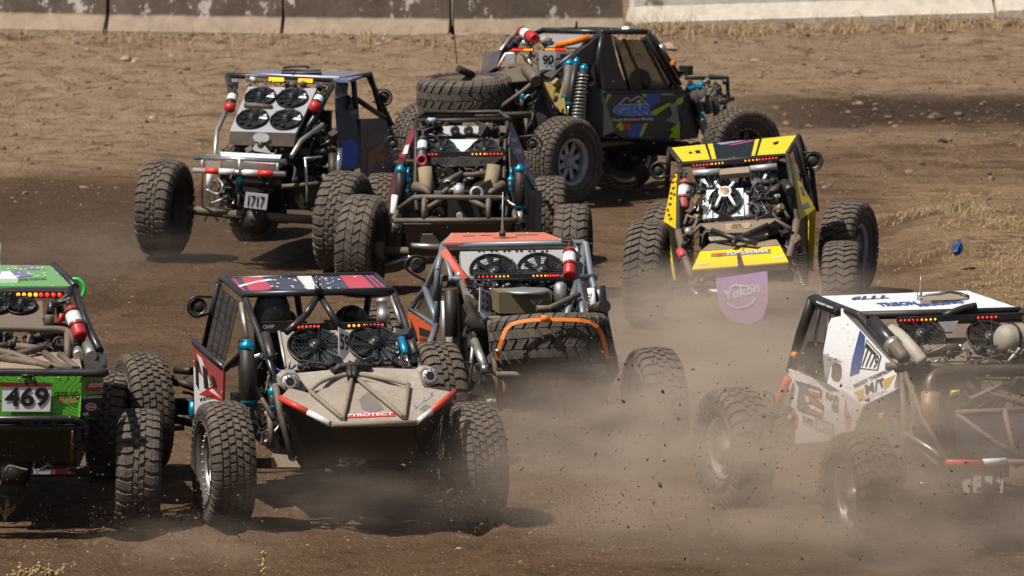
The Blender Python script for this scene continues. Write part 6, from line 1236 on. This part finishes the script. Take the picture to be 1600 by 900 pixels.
    c.tubes("window_post", [xp([(960, 58), (972, 100), (984, 141)], .65), xp([(975, 62), (1003, 125)], .3), [X(1003, 60, .3), X(1040, 130, .3)]], BLACK, .022); c.tubes("windscreen_post", [xp([(1010, 58), (1056, 138)], .66), [X(1020, 56, .1), X(1062, 120, .2)]], BLACK, .03); q = MB(); q.ball(c.y(1000, 125, 1.9), .14); q.build("helmet_rest", BLACK, c.root)
    q = MB(); q.ball(c.y(978, 45, 1.8), .05, sc3=(1.2, 1, .6)); q.build("white_roof_dome", WHITE, c.root)
    q = MB(); p = X(1034, 76, .6); q.ball(p, .06); q.build("side_mirror", STEEL, c.root); q = MB(); p = X(1072, 110, .8); q.box(p, (.07, .0, 0), (0, .05, 0), (0, 0, .055)); q.build("front_mirror", BLACK, c.root); c.tubes("orange_marker", [xp([(1050, 98), (1054, 98)], .7)], ORG, .03); c.tubes("mirror_stem", [[X(1055, 110, .7), X(1068, 112, .8)]], BLACK, .012)
    # rear
    c.panels("rear_body", [([(757, 80, .4), (783, 80, .4), (776, 104, .2), (750, 120, .1)], 0), ([(742, 121, .2), (776, 104, .3), (838, 104, .3), (846, 124, .1), (800, 128, -.1)], 1), ([(836, 82, .7), (905, 80, .9), (880, 104, .7), (862, 122, .3), (842, 114, .3)], 0)], [CAB, mat("sooty_cowl", (.035, .035, .033), .7, 0, .25)], .02)
    c.plate([(843, 80, .05), (869, 80, .22), (867, 108, .22), (843, 109, .05)], "90", (847, 101.5), (864.5, 101), (848, 86))
    for x0, x1, y, s in ((801, 833, 77.5, "rrrrraaaa"), (852, 884, 77, "aaaarrrrr")): c.lightbar((x0, y, .35 if x0 < 840 else .55), (x1, y, .45 if x0 < 840 else .75), leds(.04, .96, 9, s), .045, .017)
    c.tubes("orange_jack", [[(868, 71, .7), (895, 65, .8), (921, 58, .95)]], ORG, .042); c.bottle((813, 48, .9), (836, 61, .6), .066, RED)
    c.tubes("roof_rail", [[(845, 45, 1.2), (901, 45, 1.4)], [(900, 45, 1.4), (901, 33, 1.4)]], BLACK, .014); c.tubes("antenna", [[(714, 100, .4), (705, 0, .4)]], BLACK, .005)
    c.panel("rear_screen", [(842, 54, 1.0), (920, 54, 1.2), (905, 74, 1.0), (850, 74, .8)], mat("pale_grey_plastic", (.22, .24, .28), .5, 0, .2), .02); c.tubes("air_filter", [{'p': [(845, 66, .8), (852, 62, .85), (860, 66, .9)], 'r': .05}], ALUD)
    c.tubes("rear_hoop_tube", [[(778, 105, .2), (790, 84, .4), (808, 84, .4)], [(814, 84, .5), (824, 88, .5), (830, 102, .4)], [(782, 80, .5), (796, 60, .8), (812, 50, 1.0)]], STEEL, .018); q = MB(); q.box(c.P((798, 92, .3)), (.05, .03, 0), (-.02, .03, 0), (0, 0, .05)); q.build("bright_fitting", ALU, c.root)
    c.tubes("exhaust_tip", [[(822, 108, .2), (835, 122, -.1), (838, 127, -.15)]], DTUBE, .07); c.tubes("exhaust_tip", [[(716, 107, -.2), (726, 112, -.1), (738, 117, .0)]], DARK, .045)
    sp = wheel(c, (727, 149, -.30), 'diamond', .585, 1, rot=Matrix.Rotation(R(2), 4, 'X') @ Matrix.Rotation(R(90), 4, 'Y'), rim=RIMK, name="spare_wheel", wid=1.05)
    c.tubes("spare_rack", [[(758, 185, -.4), (820, 140, -.1), (838, 124, .0)], [(755, 178, -.3), (830, 182, .0)], [(822, 182, .1), (822, 230, .1)], [(808, 130, .1), (806, 165, .0)]], DTUBE, .026)
    c.tubes("rear_frame", [[(650, 178, -.5), (755, 180, -.6), (830, 178, -.1)]], DTUBE, .03)
    c.shock((817, 148, .1), (813, 178, .1), .035, DTUBE, CYAN, frac=.9)
    c.shock((890, 97, .45), (881, 175, .25), .058, mat("grey_reservoir", (.10, .10, .095), .5, .2, .3), CYAN, frac=.72); c.shock((901, 93, .4), (886, 180, .2), .035, BLACK, CYAN, frac=.8); c.shock((913, 104, .45), (900, 192, .25), .05, DARK, CYAN, spring=True, frac=.85)
    c.panels("engine_side", [([(848, 128, .3), (880, 130, .3), (884, 178, .2), (868, 172, .2)], 0)], [mat('yellow_brass_skin', (.32, .23, .03), .5, .2, .35)], .02); c.tubes("exhaust_manifold", [[(840, 130, .2), (850, 145, .2), (862, 175, .2), (875, 190, .2)]], BLACK, .05)
    c.tubes("trailing_arm", [xp([(905, 218), (965, 202)], .7), [(880, 250, .0), X(945, 225, .6), X(990, 220, .6)]], DTUBE, .04); c.panel("belly_plate", [X(935, 215, .7), X(1065, 222, .72), X(1060, 245, .3), X(945, 238, .3)], BLACK, .02)
    c.panels("rear_inner_skin", [([(800, 128, .1), (880, 122, .4), (940, 140, .7), (960, 205, .7), (905, 225, .4), (830, 215, .2)], 0)], [BLACK], .02)
    c.clutter((800, 125, 880, 225), .05, .4, 80, 27); c.clutter((780, 62, 850, 100), .5, .9, 36, 28, L_=(.05, .2))
    # front end
    c.tubes("front_frame", [xp([(1072, 122), (1136, 122), (1138, 150), (1130, 175)], .35), xp([(1110, 166), (1146, 154)], .4), xp([(1078, 124), (1090, 180)], .5), [X(1136, 122, .35), X(1110, 119, -.3)], [X(1138, 150, .35), X(1118, 150, -.3)]], GUN, .026)
    for (x0, y0, x1, y1) in ((1081, 134, 1094, 176), (1095, 131, 1108, 178), (1110, 134, 1124, 190)): c.shock(X(x0, y0, .5), X(x1, y1, .5), .052, mat("grey_reservoir", (.1, .1, .095), .5, .2, .3), CYAN if x0 < 1105 else None, frac=.93)
    q = MB(); q.ball(X(1118, 140, .2), .085); q.build("winch_drum", BLACK, c.root); c.shock(X(1094, 180, .5), X(1104, 210, .5), .04, STEEL, CYAN, spring=True, frac=.7); c.panel("front_skin", xp([(1068, 146), (1078, 124), (1096, 190), (1090, 216), (1064, 219)], .45), CAB, .02)
    return c
for f_ in (car_59, car_469, car_7779, car_5150, car_yellow, car_1717, car_maroon, car_90): f_()
# ================================================================ DUST
def dust(cx, cy, cz, rx, ry, rz, dens, seed, thr=.42, label="pale brown dust cloud"):
    b = MB(); b.ball((0, 0, 0), 1.0, 0, 32, 20); m = bpy.data.materials.new("dust_volume"); m.use_nodes = True; t = m.node_tree; L = t.links.new
    t.nodes.remove(t.nodes["Principled BSDF"]); out = t.nodes["Material Output"]
    v = t.nodes.new("ShaderNodeVolumePrincipled"); v.inputs["Color"].default_value = (.855, .70, .56, 1); v.inputs["Anisotropy"].default_value = .15
    tc = t.nodes.new("ShaderNodeTexCoord"); ln = t.nodes.new("ShaderNodeVectorMath"); ln.operation = 'LENGTH'; L(tc.outputs["Object"], ln.inputs[0])
    n = t.nodes.new("ShaderNodeTexNoise"); n.inputs["Scale"].default_value = 2.8; n.inputs["Detail"].default_value = 5; n.inputs["Roughness"].default_value = .6
    mp = t.nodes.new("ShaderNodeMapping"); mp.inputs["Location"].default_value = (seed * 3.1, seed * 1.7, seed); L(tc.outputs["Object"], mp.inputs[0]); L(mp.outputs[0], n.inputs["Vector"])
    fo = t.nodes.new("ShaderNodeMapRange"); fo.interpolation_type = 'SMOOTHSTEP'; L(ln.outputs["Value"], fo.inputs[0]); fo.inputs[1].default_value = 1.0; fo.inputs[2].default_value = .15; fo.inputs[3].default_value = 0; fo.inputs[4].default_value = 1
    nr = t.nodes.new("ShaderNodeMapRange"); L(n.outputs[0], nr.inputs[0]); nr.inputs[1].default_value = thr - .03; nr.inputs[2].default_value = thr + .22; nr.inputs[3].default_value = .06
    mu = t.nodes.new("ShaderNodeMath"); mu.operation = 'MULTIPLY'; L(fo.outputs[0], mu.inputs[0]); L(nr.outputs[0], mu.inputs[1])
    m2 = t.nodes.new("ShaderNodeMath"); m2.operation = 'MULTIPLY'; m2.inputs[1].default_value = dens; L(mu.outputs[0], m2.inputs[0]); L(m2.outputs[0], v.inputs["Density"])
    L(v.outputs[0], out.inputs["Volume"])
    o = b.build("dust_cloud", m)
    if sum(q.normal.dot(q.center) for q in o.data.polygons) < 0: o.data.flip_normals()
    o.location = (cx, cy, cz); o.scale = (rx, ry, rz); tag(o, label, "dust", kind="stuff"); return o
def dust_px(px, py, Y, rx, ry, rz, dens, seed, thr=.42, label="pale brown dust cloud"):
    p = at_y(px, py, Y); return dust(p.x, p.y, p.z, rx, ry, rz, dens, seed, thr, label)
dust_px(1185, 715, 47.6, 2.8, 1.9, 1.15, 2.0, 1, .43, "thick pale dust left of the white buggy")
dust_px(1500, 850, 46.8, 2.4, 1.6, .85, 1.15, 2, .43, "dust around the rear wheels of the white buggy")
dust_px(930, 650, 52.0, 1.7, 1.4, .65, 1.5, 3, .42, "dust behind the spare wheel of the orange buggy")
dust_px(1120, 550, 56.2, 2.4, 2.2, .75, 1.4, 4, .42, "dust between the orange and the yellow buggy")
dust_px(1140, 478, 59.3, 2.2, 1.4, .62, 1.35, 5, .40, "dust at the tail of the yellow buggy")
dust_px(1530, 650, 46.6, 1.3, .8, .8, .6, 10, .38, "dust drifting across the engine bay of the white buggy")
dust_px(580, 780, 48.0, 1.5, .9, .5, .4, 6, .42, "thin dust behind the silver-tailed buggy")
dust_px(300, 850, 47.4, 1.1, .7, .28, .65, 7, .40, "dust kicked up between the two nearest buggies")
dust_px(180, 400, 66.0, 2.4, 2.5, .5, .22, 8, .42, "faint dust at the left of the track")
